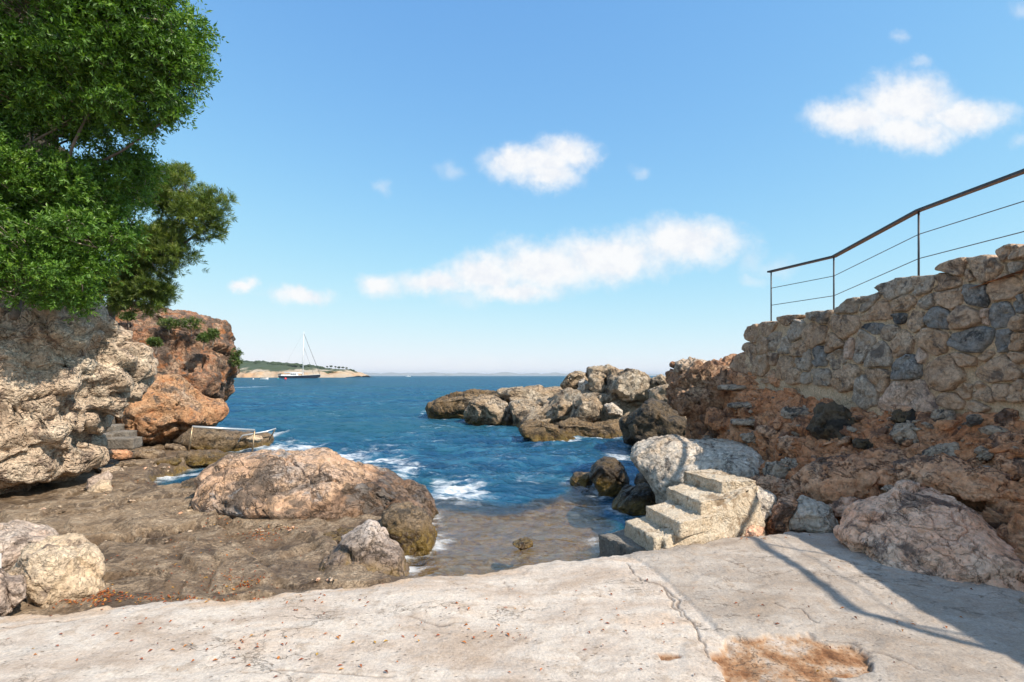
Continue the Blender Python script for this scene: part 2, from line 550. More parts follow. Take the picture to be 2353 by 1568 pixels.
def simple_mat(name, c, rough=.6, metal=0.0, var=.25, scale=8.0, bump=0.0, c2_=None):
    m, nt, out = new_mat(name)
    pos = nd(nt, 'ShaderNodeNewGeometry').outputs['Position']
    n = noise(nt, pos, scale, 5.0, .6)
    lo = tuple(x * (1 - var) for x in c)
    hi = tuple(min(1, x * (1 + var)) for x in (c2_ or c))
    cc_ = ramp(nt, n, [(.3, lo), (.7, hi)])
    b = principled(nt, out, Base_Color=cc_, Roughness=rough, Metallic=metal)
    if bump:
        bp = nd(nt, 'ShaderNodeBump', {'Height': mth(nt, 'MULTIPLY', noise(nt, pos, scale * 4, 7.0, .7), bump), 'Distance': 1.0}).outputs[0]
        nt.links.new(bp, b.inputs['Normal'])
    return m


M_STEEL = simple_mat('stainless_steel', (.60, .61, .62), .38, .55, .12, 20)
M_RAIL = simple_mat('dark_grey_painted_metal', (.055, .055, .06), .5, .3, .3, 30)
M_CABLE = simple_mat('grey_steel_cable', (.16, .16, .17), .45, .8, .1)
M_BRASSY = simple_mat('rust_stained_steel', (.30, .22, .14), .4, .8, .4, 14)
M_WHITE = simple_mat('white_paint', (.80, .80, .80), .45, 0, .04)
M_NAVY = simple_mat('navy_hull_paint', (.012, .018, .035), .25, 0, .2)
M_RED = simple_mat('red_plastic', (.60, .02, .02), .4, 0, .1)
M_TEAL = simple_mat('teal_plastic', (.02, .30, .28), .4, 0, .1)
M_DARKGLASS = simple_mat('dark_glass', (.02, .025, .03), .1, 0, .1)
M_STEP = rock_mat('rough_stair_concrete', [(.46, .38, .28), (.54, .45, .34), (.58, .50, .39), (.50, .36, .22)], 2.6, stain=(.24, .165, .10), stain_amt=.44, stain_scale=.7, crack=.2, bump=.66, pit=.25, rough=.95, wet=-.22)
M_BLOCK = rock_mat('grey_concrete_blocks', [(.17, .145, .12), (.22, .195, .165), (.28, .25, .215), (.22, .175, .135)], 2.0, stain=(.10, .09, .08), stain_amt=.35, crack=.3)  # darkened so the colour carries shade that misses the block steps
M_MORTAR = rock_mat('sandy_mortar', [(.52, .37, .23), (.60, .44, .29), (.66, .51, .35), (.50, .36, .23)], 2.6, stain=(.20, .15, .10), stain_amt=.25, crack=.1)
M_WS = [
    rock_mat('wall_stone_buff', [(.41, .265, .17), (.52, .355, .24), (.60, .44, .31), (.48, .305, .18)], 1.6, stain=(.17, .12, .09), stain_amt=.4, crack=.5),
    rock_mat('wall_stone_grey', [(.36, .28, .21), (.46, .37, .29), (.53, .445, .36), (.44, .315, .22)], 1.6, stain=(.15, .12, .10), stain_amt=.4, crack=.5),
    rock_mat('wall_stone_slate', [(.19, .175, .16), (.275, .255, .235), (.35, .33, .305), (.26, .22, .185)], 1.7, stain=(.04, .042, .046), stain_amt=.45, crack=.5),
    rock_mat('wall_stone_pink', [(.52, .34, .24), (.62, .43, .32), (.66, .50, .39), (.54, .34, .22)], 1.4, stain=(.14, .11, .10), stain_amt=.3, crack=.5),
]


# ------------------------------------------------------------------ rocks
SHORE_PTS = []      # where rock meets the sea, for the foam


def poly_radius(poly, nth=720):
    """distance from the origin to the outline for nth directions (outermost crossing)"""
    th = np.linspace(-math.pi, math.pi, nth, endpoint=False)
    dx, dy = np.cos(th), np.sin(th)
    R = np.zeros(nth)
    n = len(poly)
    for i in range(n):
        ax, ay_ = poly[i]
        bx, by = poly[(i + 1) % n]
        ex, ey = bx - ax, by - ay_
        det = dx * (-ey) + dy * ex
        det = np.where(np.abs(det) < 1e-9, 1e-9, det)
        t = (ax * (-ey) + ay_ * ex) / det
        s = (dx * ay_ - dy * ax) / det
        ok = (t > 0) & (s >= -1e-6) & (s <= 1 + 1e-6)
        R = np.where(ok & (t > R), t, R)
    R[R <= 0] = np.median(R[R > 0])
    k = np.ones(9) / 9
    return th, np.convolve(np.concatenate([R[-8:], R, R[:8]]), k, 'same')[8:-8]


def rock(name, outline, Y, thick, seed, mat, level=6, lean=0.0, amp=.07, freq=1.0, facet=10, knob=0.0, knobf=3.0, crack=.6,
         ledge=0.0, center=None, block=.10, round_=.72, label=None, cat='boulder', kind=None, parent=None, group=None, fine=.012):
    pts = np.array(outline, float)
    if center is None:
        cpx = (pts[:, 0].min() + pts[:, 0].max()) / 2, (pts[:, 1].min() + pts[:, 1].max()) / 2
    else:
        cpx = center
    C = P(cpx[0], cpx[1], Y)
    v = np.array([C[0], C[1], 0.0])
    v /= np.linalg.norm(v)
    u = np.array([v[1], -v[0], 0.0])
    o = np.array([0, 0, CAMZ])
    poly = []
    for px, py in pts:
        d = ray(px, py)
        t = (C - o).dot(v) / d.dot(v)
        q = o + t * d - C
        poly.append((q.dot(u), q[2]))
    th, R = poly_radius(poly)
    Vs, T = ico(level)
    rs = np.random.RandomState(seed)
    n = Vs.copy()
    # facets: shave the unit ball with random planes, mostly front and back
    for i in range(facet):
        d = rs.normal(size=3)
        d[1] *= 1.5
        d /= np.linalg.norm(d)
        h = rs.uniform(.70, .94) if abs(d[1]) > .55 else rs.uniform(.93, .99)
        over = n @ d - h
        n -= np.where(over > 0, over, 0)[:, None] * d[None, :]
    nx, ny, nz = n[:, 0], n[:, 1], n[:, 2]
    ang = np.arctan2(nz, nx)
    s = np.sqrt(nx * nx + nz * nz)
    Rr = np.interp(ang, np.concatenate([th, [math.pi]]), np.concatenate([R, R[:1]]))
    sk = s ** round_
    a = Rr * np.cos(ang) * sk
    b = Rr * np.sin(ang) * sk
    c = thick * np.sign(ny) * np.abs(ny) ** .85 + lean * b
    V = C + a[:, None] * u + c[:, None] * v + b[:, None] * np.array([0, 0, 1.0])
    L = float(np.clip(R.mean(), .12, 2.0))
    N = normals(V, T)
    q = V * (freq / L) + seed * 3.71
    d = amp * L * fbm(q * 1.1, 4) + .35 * amp * L * (ridged(q * 2.1 + 5, 3) - .4)
    if block:
        wq = q + .25 * np.stack([perlin(q * 1.7), perlin(q * 1.7 + 9), perlin(q * 1.7 + 19)], 1)
        h_, e_ = cellplane(wq * np.array([.85, .85, 1.1]) + seed)
        d += block * 1.25 * L * (h_ - .45 * np.exp(-(e_ / .04) ** 2))
        msk = smooth(fbm(q * .9 + 61, 2), -.15, .35)
        h_, e_ = cellplane(wq * np.array([2.3, 2.3, 3.4]) + seed + 7)
        d += .26 * block * L * (.35 + .65 * msk) * (h_ - .6 * np.exp(-(e_ / .05) ** 2))
        h_, e_ = cellplane(wq * np.array([6.3, 6.3, 10.]) + seed + 17)
        d += .09 * block * L * msk * (h_ - .4 * np.exp(-(e_ / .07) ** 2))
    if crack:
        g = np.abs(fbm(q * .8 + 31, 3, .45))
        d -= crack * .05 * L * np.exp(-(g / .022) ** 2)
        g2 = np.abs(fbm(q * 1.9 + 77, 3, .45))
        d -= crack * .018 * L * np.exp(-(g2 / .03) ** 2)
    if knob:
        w = V + .12 * np.stack([perlin(V * 2.3), perlin(V * 2.3 + 9), perlin(V * 2.3 + 19)], 1)
        f1, f2 = worley(w * knobf * np.array([1, 1, 1.35]) + seed)
        d += knob * (.55 - f1)
        f1, f2 = worley(w * knobf * 2.6 * np.array([1, 1, 1.3]) + seed + 5)
        d += .42 * knob * (.55 - f1)
        f1, f2 = worley(w * knobf * 6.0 + seed + 9)
        d += .17 * knob * (.5 - f1)
    if ledge:
        lz = V[:, 2] * 1.35 + .9 * perlin(V * np.array([.5, .5, .2]) + seed) + .35 * perlin(V * 1.5)
        d += ledge * (np.abs((lz % 1.0) - .5) * 2 - .5)
    d += fine * fbm(V * 7.0 + seed, 3, .5) * 1.3
    V = V + N * d[:, None]
    ring = V[np.abs(V[:, 2] - SEA) < .05]
    if len(ring):
        SHORE_PTS.append(ring[:: max(1, len(ring) // 250), :2])
    o_ = obj_from(name, V, T, mat, parent=parent)
    if parent is None:
        tag(o_, label, None if kind else cat, group, kind)
    return o_


def ell(cx, cy, w, h, seed, rot=0.0, n=13):
    rs = np.random.RandomState(seed)
    out = []
    for k in range(n):
        t = 2 * math.pi * (k + rs.uniform(-.25, .25)) / n
        r = rs.uniform(.86, 1.08)
        e = 2.6
        x = r * w / 2 * np.sign(math.cos(t)) * abs(math.cos(t)) ** (2 / e)
        y = r * h / 2 * np.sign(math.sin(t)) * abs(math.sin(t)) ** (2 / e)
        out.append((cx + x * math.cos(rot) - y * math.sin(rot), cy + x * math.sin(rot) + y * math.cos(rot)))
    return out


def seg_dist(px, py, poly, closed=False):
    d = np.full(px.shape, 1e9)
    n = len(poly)
    for i in range(n if closed else n - 1):
        ax, ay_ = poly[i][0], poly[i][1]
        bx, by = poly[(i + 1) % n][0], poly[(i + 1) % n][1]
        ex, ey = bx - ax, by - ay_
        t = np.clip(((px - ax) * ex + (py - ay_) * ey) / (ex * ex + ey * ey + 1e-12), 0, 1)
        d = np.minimum(d, np.hypot(px - ax - t * ex, py - ay_ - t * ey))
    return d


def inside(px, py, poly):
    c = np.zeros(px.shape, bool)
    n = len(poly)
    j = n - 1
    for i in range(n):
        xi, yi, xj, yj = poly[i][0], poly[i][1], poly[j][0], poly[j][1]
        with np.errstate(divide='ignore', invalid='ignore'):
            x = (xj - xi) * (py - yi) / (yj - yi + 1e-12) + xi
        c ^= ((yi > py) != (yj > py)) & (px < x)
        j = i
    return c


def sdf(px, py, poly):
    d = seg_dist(px, py, poly, True)
    return np.where(inside(px, py, poly), d, -d)


# ------------------------------------------------------------------ terrace in front (concrete)
TERR = [(-7, -3), (-7, 3.15)] + [tuple(G(px, py)[:2]) for px, py in
        [(-150, 1425), (0, 1400), (200, 1390), (330, 1372), (560, 1368), (720, 1345), (940, 1328), (1160, 1298), (1380, 1267), (1480, 1258), (1620, 1242), (1700, 1228), (1800, 1221), (1920, 1218)]] + \
       [(3.75, 5.2), (3.9, 4.6), (3.9, 3.9), (3.75, 3.3), (4.3, 2.6), (4.5, 1.0), (4.5, -3)]
PATCH = [tuple(G(px, py)[:2]) for px, py in [(1640, 1485), (1690, 1468), (1780, 1462), (1860, 1455), (1905, 1476), (1960, 1478), (2000, 1512), (1998, 1540), (1935, 1562), (1930, 1620), (1880, 1690), (1700, 1690), (1660, 1600)]]
PATCH2 = [tuple(G(px, py)[:2]) for px, py in [(1490, 1500), (1560, 1505), (1572, 1520), (1520, 1522)]]
CRACKS = [[tuple(G(px, py)[:2]) for px, py in pl] for pl in (
    [(1436, 1292), (1452, 1305), (1458, 1322), (1470, 1332), (1528, 1350), (1548, 1372), (1562, 1400), (1590, 1428), (1600, 1455), (1622, 1492), (1640, 1530)],
    [(1528, 1350), (1545, 1390), (1570, 1418), (1590, 1428)],
    [(1775, 1390), (1830, 1398), (1880, 1432)], [(1900, 1475), (1960, 1478), (2000, 1512), (2003, 1540)],
    [(2000, 1500), (2060, 1515), (2110, 1540)], [(940, 1418), (1010, 1440), (1075, 1430)], [(0, 1440), (90, 1430), (180, 1420)],
    [(1160, 1335), (1172, 1345), (1168, 1358)], [(560, 1550), (700, 1545), (900, 1556)])]
xs = np.concatenate([np.arange(-5.4, .82, .019), np.arange(.82, 2.0, .0075), np.arange(2.0, 4.6, .017)])
ys = np.concatenate([np.arange(-3, 2.2, .25), np.arange(2.2, 3.3, .0095), np.arange(3.3, 5.6, .0135)])
XX, YY = np.meshgrid(xs, ys, indexing='ij')
px_, py_ = XX.ravel(), YY.ravel()
p3 = np.stack([px_, py_, np.zeros_like(px_)], 1)
jit = .055 * fbm(p3 * 2.2, 3) + .03 * fbm(p3 * 9 + 4, 3)
dE = sdf(px_, py_, TERR) + jit
dP = np.maximum(sdf(px_, py_, PATCH), sdf(px_, py_, PATCH2)) + .05 * fbm(p3 * 6 + 3, 3)
wx = px_ + .03 * fbm(p3 * 7 + 2, 3)
wy = py_ + .03 * fbm(p3 * 7 + 22, 3)
dC = np.full_like(px_, 9.0)
for pl in CRACKS:
    dC = np.minimum(dC, seg_dist(wx, wy, pl))
crk = np.exp(-(dC / (.0065 + .004 * perlin(p3 * 5))) ** 2)
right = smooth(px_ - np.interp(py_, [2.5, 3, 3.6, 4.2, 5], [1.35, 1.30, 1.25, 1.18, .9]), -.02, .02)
zT = .022 * fbm(p3 * .8, 3) + .009 * fbm(p3 * 3.5, 4) + .0035 * fbm(p3 * 14, 3) + .003 * ridged(p3 * np.array([4, 11, 1]) + 7, 3)
zT += -.014 * crk + .012 * right
f1, f2 = worley(p3 * np.array([16, 16, 1]))
pm = smooth(dP, -.004, .02)
k1_, k2_ = cellplane((p3 + .02 * perlin(p3 * 9)[:, None]) * np.array([20, 20, 1.]))
k3_, k4_ = cellplane(p3 * np.array([43, 43, 1.]) + 3)
zT += pm * (-.024 + .004 * k1_ + .002 * k3_ + .012 * fbm(p3 * 3, 2))
edge = smooth(dE, -.02, .10)
zT += -.03 * (1 - smooth(dE, 0, .22)) - .95 * (1 - smooth(dE, -.075, .012))
Ft = grid_faces(len(xs), len(ys))
keep = (dE[Ft] > -.11).any(1)
Ft = Ft[keep]
used = np.unique(Ft)
remap = np.zeros(len(px_), int)
remap[used] = np.arange(len(used))
VT = np.stack([px_, py_, zT], 1)[used]
m, nt, out = new_mat('worn_concrete')
pos = nd(nt, 'ShaderNodeNewGeometry').outputs['Position']
ap = nd(nt, 'ShaderNodeAttribute', attribute_name='patch').outputs['Fac']
ac = nd(nt, 'ShaderNodeAttribute', attribute_name='crack').outputs['Fac']
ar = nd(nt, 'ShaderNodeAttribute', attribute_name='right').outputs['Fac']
ae = nd(nt, 'ShaderNodeAttribute', attribute_name='rim').outputs['Fac']
st_ = nd(nt, 'ShaderNodeMapping', {'Vector': pos, 'Scale': (.7, 1.6, 1), 'Rotation': (0, 0, -.25)}).outputs[0]
n1 = noise(nt, st_, 1.6, 7, .62, .6)
n2 = noise(nt, pos, 7, 8, .7)
n3 = noise(nt, pos, 60, 6, .75)
c = ramp(nt, n1, [(.28, (.38, .29, .22)), (.43, (.49, .405, .335)), (.55, (.58, .51, .44)), (.70, (.53, .40, .30))])
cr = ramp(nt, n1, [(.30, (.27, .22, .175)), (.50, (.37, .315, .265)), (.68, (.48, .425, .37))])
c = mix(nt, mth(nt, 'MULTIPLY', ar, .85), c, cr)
c = mix(nt, mth(nt, 'MULTIPLY', sstep(nt, n2, .50, .64), .60), c, (.36, .275, .205))
c = mix(nt, mth(nt, 'MULTIPLY', sstep(nt, n2, .46, .30), .40), c, (.54, .49, .44))
rim = mth(nt, 'MULTIPLY', ae, sstep(nt, noise(nt, pos, 2.2, 6, .7), .44, .58))
c = mix(nt, mth(nt, 'MULTIPLY', rim, .75), c, (.56, .38, .24))
g = mth(nt, 'ADD', .40, mth(nt, 'MULTIPLY', n3, 1.22))
c = mix(nt, 1.0, c, nd(nt, 'ShaderNodeCombineColor', {0: g, 1: g, 2: g}).outputs[0], 'MULTIPLY')
vp = nd(nt, 'ShaderNodeTexVoronoi', {'Vector': st_, 'Scale': 22.0}).outputs[0]
pits = mth(nt, 'MULTIPLY', mth(nt, 'SUBTRACT', 1.0, sstep(nt, vp, .08, .20)), sstep(nt, noise(nt, pos, 3.0, 4, .6), .44, .56))
c = mix(nt, mth(nt, 'MULTIPLY', pits, .75), c, (.15, .11, .08))
pn = noise(nt, pos, 4.0, 9, .74)
pc = ramp(nt, pn, [(.34, (.12, .05, .022)), (.43, (.27, .13, .06)), (.50, (.40, .235, .13)), (.57, (.47, .345, .25)), (.66, (.55, .48, .42))])
pv_ = nd(nt, 'ShaderNodeTexVoronoi', {'Vector': pos, 'Scale': 38.0}).outputs[0]
pc = mix(nt, mth(nt, 'MULTIPLY', mth(nt, 'SUBTRACT', 1.0, sstep(nt, pv_, .10, .34)), .65), pc, (.10, .045, .02))
c = mix(nt, ap, c, pc)
hl = noise(nt, nd(nt, 'ShaderNodeMapping', {'Vector': pos, 'Scale': (1.0, 1.7, 1)}).outputs[0], 1.5, 6, .62, .5)
hk = mth(nt, 'MULTIPLY', mth(nt, 'SUBTRACT', 1.0, sstep(nt, mth(nt, 'ABSOLUTE', mth(nt, 'SUBTRACT', hl, .5)), .0015, .007)), sstep(nt, noise(nt, pos, 1.1, 3), .50, .60))
c = mix(nt, mth(nt, 'MULTIPLY', hk, .6), c, (.20, .15, .11))
spk = noise(nt, pos, 42, 3, .6)
c = mix(nt, mth(nt, 'MULTIPLY', sstep(nt, spk, .62, .70), .35), c, (.19, .14, .105))
c = mix(nt, mth(nt, 'MULTIPLY', ac, .8), c, (.13, .10, .08))
h = mth(nt, 'ADD', mth(nt, 'MULTIPLY', n3, .006), mth(nt, 'MULTIPLY', n2, .022))
h = mth(nt, 'SUBTRACT', h, mth(nt, 'MULTIPLY', pits, .006))
h = mth(nt, 'SUBTRACT', h, mth(nt, 'MULTIPLY', hk, .008))
bp = nd(nt, 'ShaderNodeBump', {'Height': h, 'Distance': 1.0}).outputs[0]
principled(nt, out, Base_Color=c, Roughness=.92, Normal=bp, Specular_IOR_Level=.3)
M_TERR = m
rimv = (1 - smooth(dE, .02, .34)) * smooth(-px_, -.6, .5)
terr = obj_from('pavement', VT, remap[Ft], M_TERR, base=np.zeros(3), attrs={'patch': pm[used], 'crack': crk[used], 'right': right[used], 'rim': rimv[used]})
tag(terr, 'weathered pale concrete terrace with cracks and an eroded orange patch', kind='structure')

# ------------------------------------------------------------------ shore: wet rock platform and the shallow bed
PLAT = [(-14, 2.5), (2.0, 2.5), (1.0, 4.0)] + [tuple(G(px, py, -.55)[:2]) for px, py in
        [(960, 1330), (860, 1310), (790, 1250), (900, 1200), (760, 1150), (600, 1120), (470, 1122), (400, 1122), (362, 1108), (348, 1090), (372, 1078), (420, 1062), (520, 1040), (470, 1020), (430, 1012)]] + [(-9, 19), (-16, 24)]
SHELF = [(-1.5, 4)] + [tuple(G(px, py, -.95)[:2]) for px, py in
         [(900, 1330), (940, 1190), (1010, 1172), (1090, 1180), (1200, 1185), (1270, 1168), (1310, 1150), (1290, 1135), (1350, 1130), (1375, 1170), (1400, 1230), (1395, 1300)]] + [(2.2, 4)]


def shore_z(x, y, detail=True):
    p = np.stack([x, y, np.zeros_like(x)], 1)
    j = .16 * fbm(p * 1.1, 3) + .05 * fbm(p * 4 + 3, 3)
    dp = sdf(x, y, PLAT) + j
    ds = sdf(x, y, SHELF) + j + 1.1
    z = -3.6 + 2.3 * smooth(dp, -3.5, -.3) + 1.2 * smooth(ds, -1.6, -.2)
    z = np.maximum(z, -3.2 + 2.2 * smooth(ds, -.7, .1))
    z = np.minimum(z, -.98)
    top = -.50 + .05 * fbm(p * .45 + 8, 3) - .02 * (y - 7)*.3
    z = z + (top - z) * smooth(dp, -.28, .10)
    sh = smooth(ds, -.2, .15) * (1 - smooth(dp, -.28, .1))
    z = z + sh * (.06 * fbm(p * 1.3, 4) + .05 * fbm(p * 3.7, 3) + .02)
    if detail:
        on = smooth(dp, -.1, .15)
        z += on * (.028 * fbm(p * 2.3, 4) + .018 * ridged(p * np.array([3, 7, 1]), 4) + .009 * fbm(p * 13, 3))
        lzz = 2.6 * fbm(p * .42 + 17, 3) + y * .30 + .12 * perlin(p * 4)
        fr2 = lzz % 1.0
        z += on * .075 * (smooth(fr2, .0, .07) * (1 - fr2) - .45)
        for i, (pl, hgt) in enumerate(SEAMS):
            dd = seg_dist(x + .05 * perlin(p * 3), y + .05 * perlin(p * 3 + 5), pl)
            z -= on * hgt * np.exp(-(dd / .035) ** 2)
        # raised slab on the far side of the long seam, lower slab to the right
        z += on * .09 * smooth(sdf(x, y, SLAB_A), -.02, .03)
        z -= on * .06 * smooth(sdf(x, y, SLAB_B), -.02, .04)
    return z


SEAMS = [([tuple(G(a, b, -.5)[:2]) for a, b in [(80, 1275), (250, 1248), (390, 1225), (500, 1210), (545, 1195)]], .09),
         ([tuple(G(a, b, -.5)[:2]) for a, b in [(500, 1200), (545, 1245), (620, 1310), (640, 1345)]], .03),
         ([tuple(G(a, b, -.5)[:2]) for a, b in [(210, 1140), (300, 1128), (440, 1122)]], .02)]
SLAB_A = [tuple(G(a, b, -.5)[:2]) for a, b in [(80, 1275), (250, 1248), (390, 1225), (500, 1210), (500, 1160), (440, 1122), (210, 1140), (0, 1190)]]
SLAB_B = [tuple(G(a, b, -.5)[:2]) for a, b in [(500, 1200), (545, 1245), (620, 1310), (640, 1350), (760, 1340), (740, 1250), (640, 1215)]]
ry_ = 3.0 * np.exp(np.linspace(0, math.log(24 / 3.0), 260))
rx_ = np.linspace(-1.5, .75, 400)
RX, RY = np.meshgrid(rx_, ry_, indexing='ij')
sx, sy = (RX * (RY + .6)).ravel(), RY.ravel()
sz = shore_z(sx, sy)
nearsea = np.abs(sz - SEA) < .04
SHORE_PTS.append(np.stack([sx, sy], 1)[nearsea][::6])
shore = obj_from('ground', np.stack([sx, sy, sz], 1), grid_faces(400, 260), M_SHORE, base=np.zeros(3))
tag(shore, 'wet brown rock platform sloping into the sea', kind='structure')

# deep sea bed further out
bed = obj_from('seabed', [(-400, -30, -4.2), (400, -30, -4.2), (400, 600, -4.2), (-400, 600, -4.2)], [(0, 1, 2, 3)], M_SHORE, base=np.zeros(3))
tag(bed, 'sea bed under the cove', kind='structure')

# ------------------------------------------------------------------ left: near cliff, outcrop, boulders
rock('cliff', c2([(-1500, 40), (-600, 40), (0, 60), (300, 100), (700, 125), (770, 170), (850, 250), (930, 370), (1010, 420), (1090, 520), (1095, 575), (1055, 645), (900, 760), (850, 830), (760, 895), (775, 970), (700, 1030), (640, 1080), (720, 1130), (790, 1200), (800, 1275), (700, 1320), (570, 1400), (500, 1470), (200, 1590), (0, 1690), (-600, 1900), (-1500, 2200)]),
     9.6, 2.3, 3, M_CLIFF, level=7, lean=-.10, amp=.12, freq=1.7, facet=8, knob=.30, knobf=1.7, crack=.5, ledge=.16, center=(-60, 900), round_=.55,
     label='pale knobbly limestone cliff at the left', kind='structure', fine=.02)
rock('rock_outcrop', c2([(500, 90), (1000, 108), (1240, 110), (1450, 130), (1700, 190), (1790, 260), (1830, 350), (1850, 450), (1857, 560), (1830, 640), (1800, 740), (1740, 812), (1650, 795), (1560, 900), (1500, 1150), (1200, 1200), (700, 1150), (400, 700)]),
     19.5, 3.0, 8, M_OUTC, level=7, lean=.25, amp=.09, freq=1.6, facet=12, crack=.9, ledge=.10, center=c2([(1150, 560)])[0], round_=.6, knob=.10, knobf=.8,
     label='red-topped sea cliff behind the orange boulder', kind='structure', fine=.03)
rock('boulder', c2([(820, 900), (900, 720), (1000, 660), (1080, 620), (1200, 608), (1400, 640), (1500, 720), (1600, 780), (1720, 820), (1790, 890), (1765, 960), (1720, 1000), (1600, 1080), (1350, 1130), (1150, 1150), (1000, 1120), (900, 1040)]),
     16.6, 1.7, 21, M_ORANGE, level=6, lean=.30, amp=.07, freq=1.4, facet=14, crack=.9, label='large orange boulder below the red-topped cliff, left of the sea')
rock('boulder', c2([(1350, 1150), (1450, 1060), (1600, 1048), (1900, 1075), (2130, 1080), (2142, 1120), (2100, 1200), (1900, 1230), (1500, 1230)]), 15.6, .8, 23, M_WETR, level=5, amp=.09, facet=8,
     label='low dark wet rock with yellow algae behind the small handrail')
rock('boulder', c2([(1330, 1300), (1390, 1230), (1560, 1215), (1700, 1235), (1890, 1230), (1900, 1290), (1700, 1330), (1500, 1330)]), 13.4, .5, 25, M_WETR, level=5, amp=.10, facet=8,
     label='low yellowish rock at the foot of the small handrail')
rock('boulder', c4([(130, 620), (138, 530), (230, 465), (350, 375), (480, 345), (880, 310), (1050, 322), (1200, 312), (1320, 342), (1550, 425), (1800, 495), (1950, 555), (2050, 615), (2092, 700), (2092, 790), (1900, 790), (1740, 800), (1650, 860), (1500, 890), (1400, 910), (1200, 985), (1090, 940), (880, 850), (720, 835), (520, 815), (400, 775), (250, 755), (165, 710)]),
     8.35, 1.15, 31, M_CENTER, level=7, lean=.75, amp=.055, freq=1.4, facet=20, crack=1.0, block=.085, round_=.7, center=c4([(1080, 640)])[0], fine=.012,
     label='big rounded pink and grey boulder in the centre of the platform')
rock('boulder', c4([(1640, 930), (1700, 800), (1760, 755), (1900, 745), (2050, 785), (2112, 900), (2122, 1000), (2060, 1140), (1960, 1230), (1870, 1220), (1810, 1130), (1740, 1070), (1680, 1010)]),
     7.15, .6, 33, M_WETR, level=6, lean=.3, amp=.06, facet=9, label='wet brown boulder with ochre waterline at the right end of the big boulder')
rock('boulder', c4([(1140, 1290), (1230, 1150), (1400, 1030), (1590, 897), (1640, 925), (1700, 1010), (1830, 1110), (1890, 1300), (1800, 1420), (1400, 1480), (1200, 1430)]),
     5.95, .55, 35, M_PYR, level=6, lean=.35, amp=.07, facet=12, crack=1.0, label='pointed rock with white crest beside the terrace edge')
rock('boulder', c4([(1010, 1260), (1090, 1060), (1230, 975), (1480, 960), (1560, 1000), (1400, 1160), (1200, 1270)]), 6.6, .5, 37, M_WETR, level=6, lean=.5, amp=.06, facet=8,
     label='low brown rock left of the pointed rock')
rock('boulder', c3([(40, 900), (140, 740), (300, 665), (460, 642), (560, 655), (640, 735), (658, 820), (640, 930), (480, 1000), (200, 1030), (120, 970)]),
     4.95, .50, 41, M_PALE, level=6, lean=.35, amp=.08, freq=1.3, facet=14, crack=1.0, label='cream cracked boulder at the left edge of the terrace')
rock('boulder', c3([(-350, 600), (0, 575), (130, 562), (330, 588), (378, 630), (350, 680), (200, 760), (0, 800), (-350, 820)]), 5.75, .55, 43, M_ROSE, level=6, lean=.5, amp=.06, facet=9,
     label='flat greyish slab of rock behind the cream boulder')
rock('boulder', c3([(20, 880), (150, 895), (178, 990), (90, 1065), (50, 1010)]), 4.45, .22, 45, M_ROSE, level=5, amp=.07, facet=12, label='small pink angular stone in front of the cream boulder')
rock('boulder', c3([(-250, 840), (0, 850), (60, 930), (85, 1080), (20, 1110), (-250, 1120)]), 4.35, .3, 47, M_ROSE, level=6, amp=.07, facet=12, label='pinkish grey rock cut by the left picture edge')
rock('boulder', c3([(562, 320), (568, 258), (650, 218), (700, 203), (722, 230), (716, 275), (640, 330)]), 9.5, .22, 49, M_ROSE, level=5, amp=.05, facet=12, label='upper of two smooth stones at the foot of the pale cliff')
rock('boulder', c3([(565, 338), (600, 298), (650, 266), (715, 262), (732, 322), (720, 348), (600, 356)]), 9.05, .25, 51, M_PALE, level=5, amp=.05, facet=12, label='lower of two smooth stones at the foot of the pale cliff')
rock('boulder', c3([(660, 650), (700, 620), (760, 560), (792, 528), (803, 560), (800, 640), (740, 665)]), 7.0, .16, 53, M_PALE, level=5, amp=.05, facet=12, label='small wedge-shaped stone on the wet platform')
rock('boulder', c3([(800, 520), (880, 488), (990, 482), (985, 510), (880, 555), (805, 560)]), 7.35, .2, 55, M_SHORE, level=5, amp=.05, facet=8, label='thin flat slab beside the wedge-shaped stone')
rock('boulder', c3([(1090, 365), (1180, 290), (1300, 250), (1330, 320), (1260, 400), (1120, 400)]), 9.2, .5, 57, M_WETR, level=5, lean=.4, amp=.05, label='smooth wet rock at the left end of the big boulder')
for k, (px, py, w, h, yy, mt) in enumerate([(252, 1085, 70, 26, 11.4, M_CLIFF), (215, 1060, 60, 34, 11.6, M_OUTC), (272, 1045, 70, 22, 12.6, M_BANKR), (340, 1046, 90, 26, 13.2, M_SHORE), (385, 1062, 70, 22, 12.6, M_WETR), (300, 1068, 80, 20, 12.2, M_SHORE), (410, 1030, 70, 22, 14.8, M_SHORE)]):
    rock('boulder', ell(px, py, w, h, 600 + k), yy, .3, 610 + k, mt, level=5, amp=.09, facet=10,
         label=['grey rubble stone at the foot of the pale cliff', 'brown rubble stone tucked under the pale cliff', 'rubble stone below the grey block steps', 'pitted ledge in front of the orange boulder', 'ochre stone between pool and handrail', 'low ledge at the far end of the platform', 'stone under the tip of the orange boulder'][k])

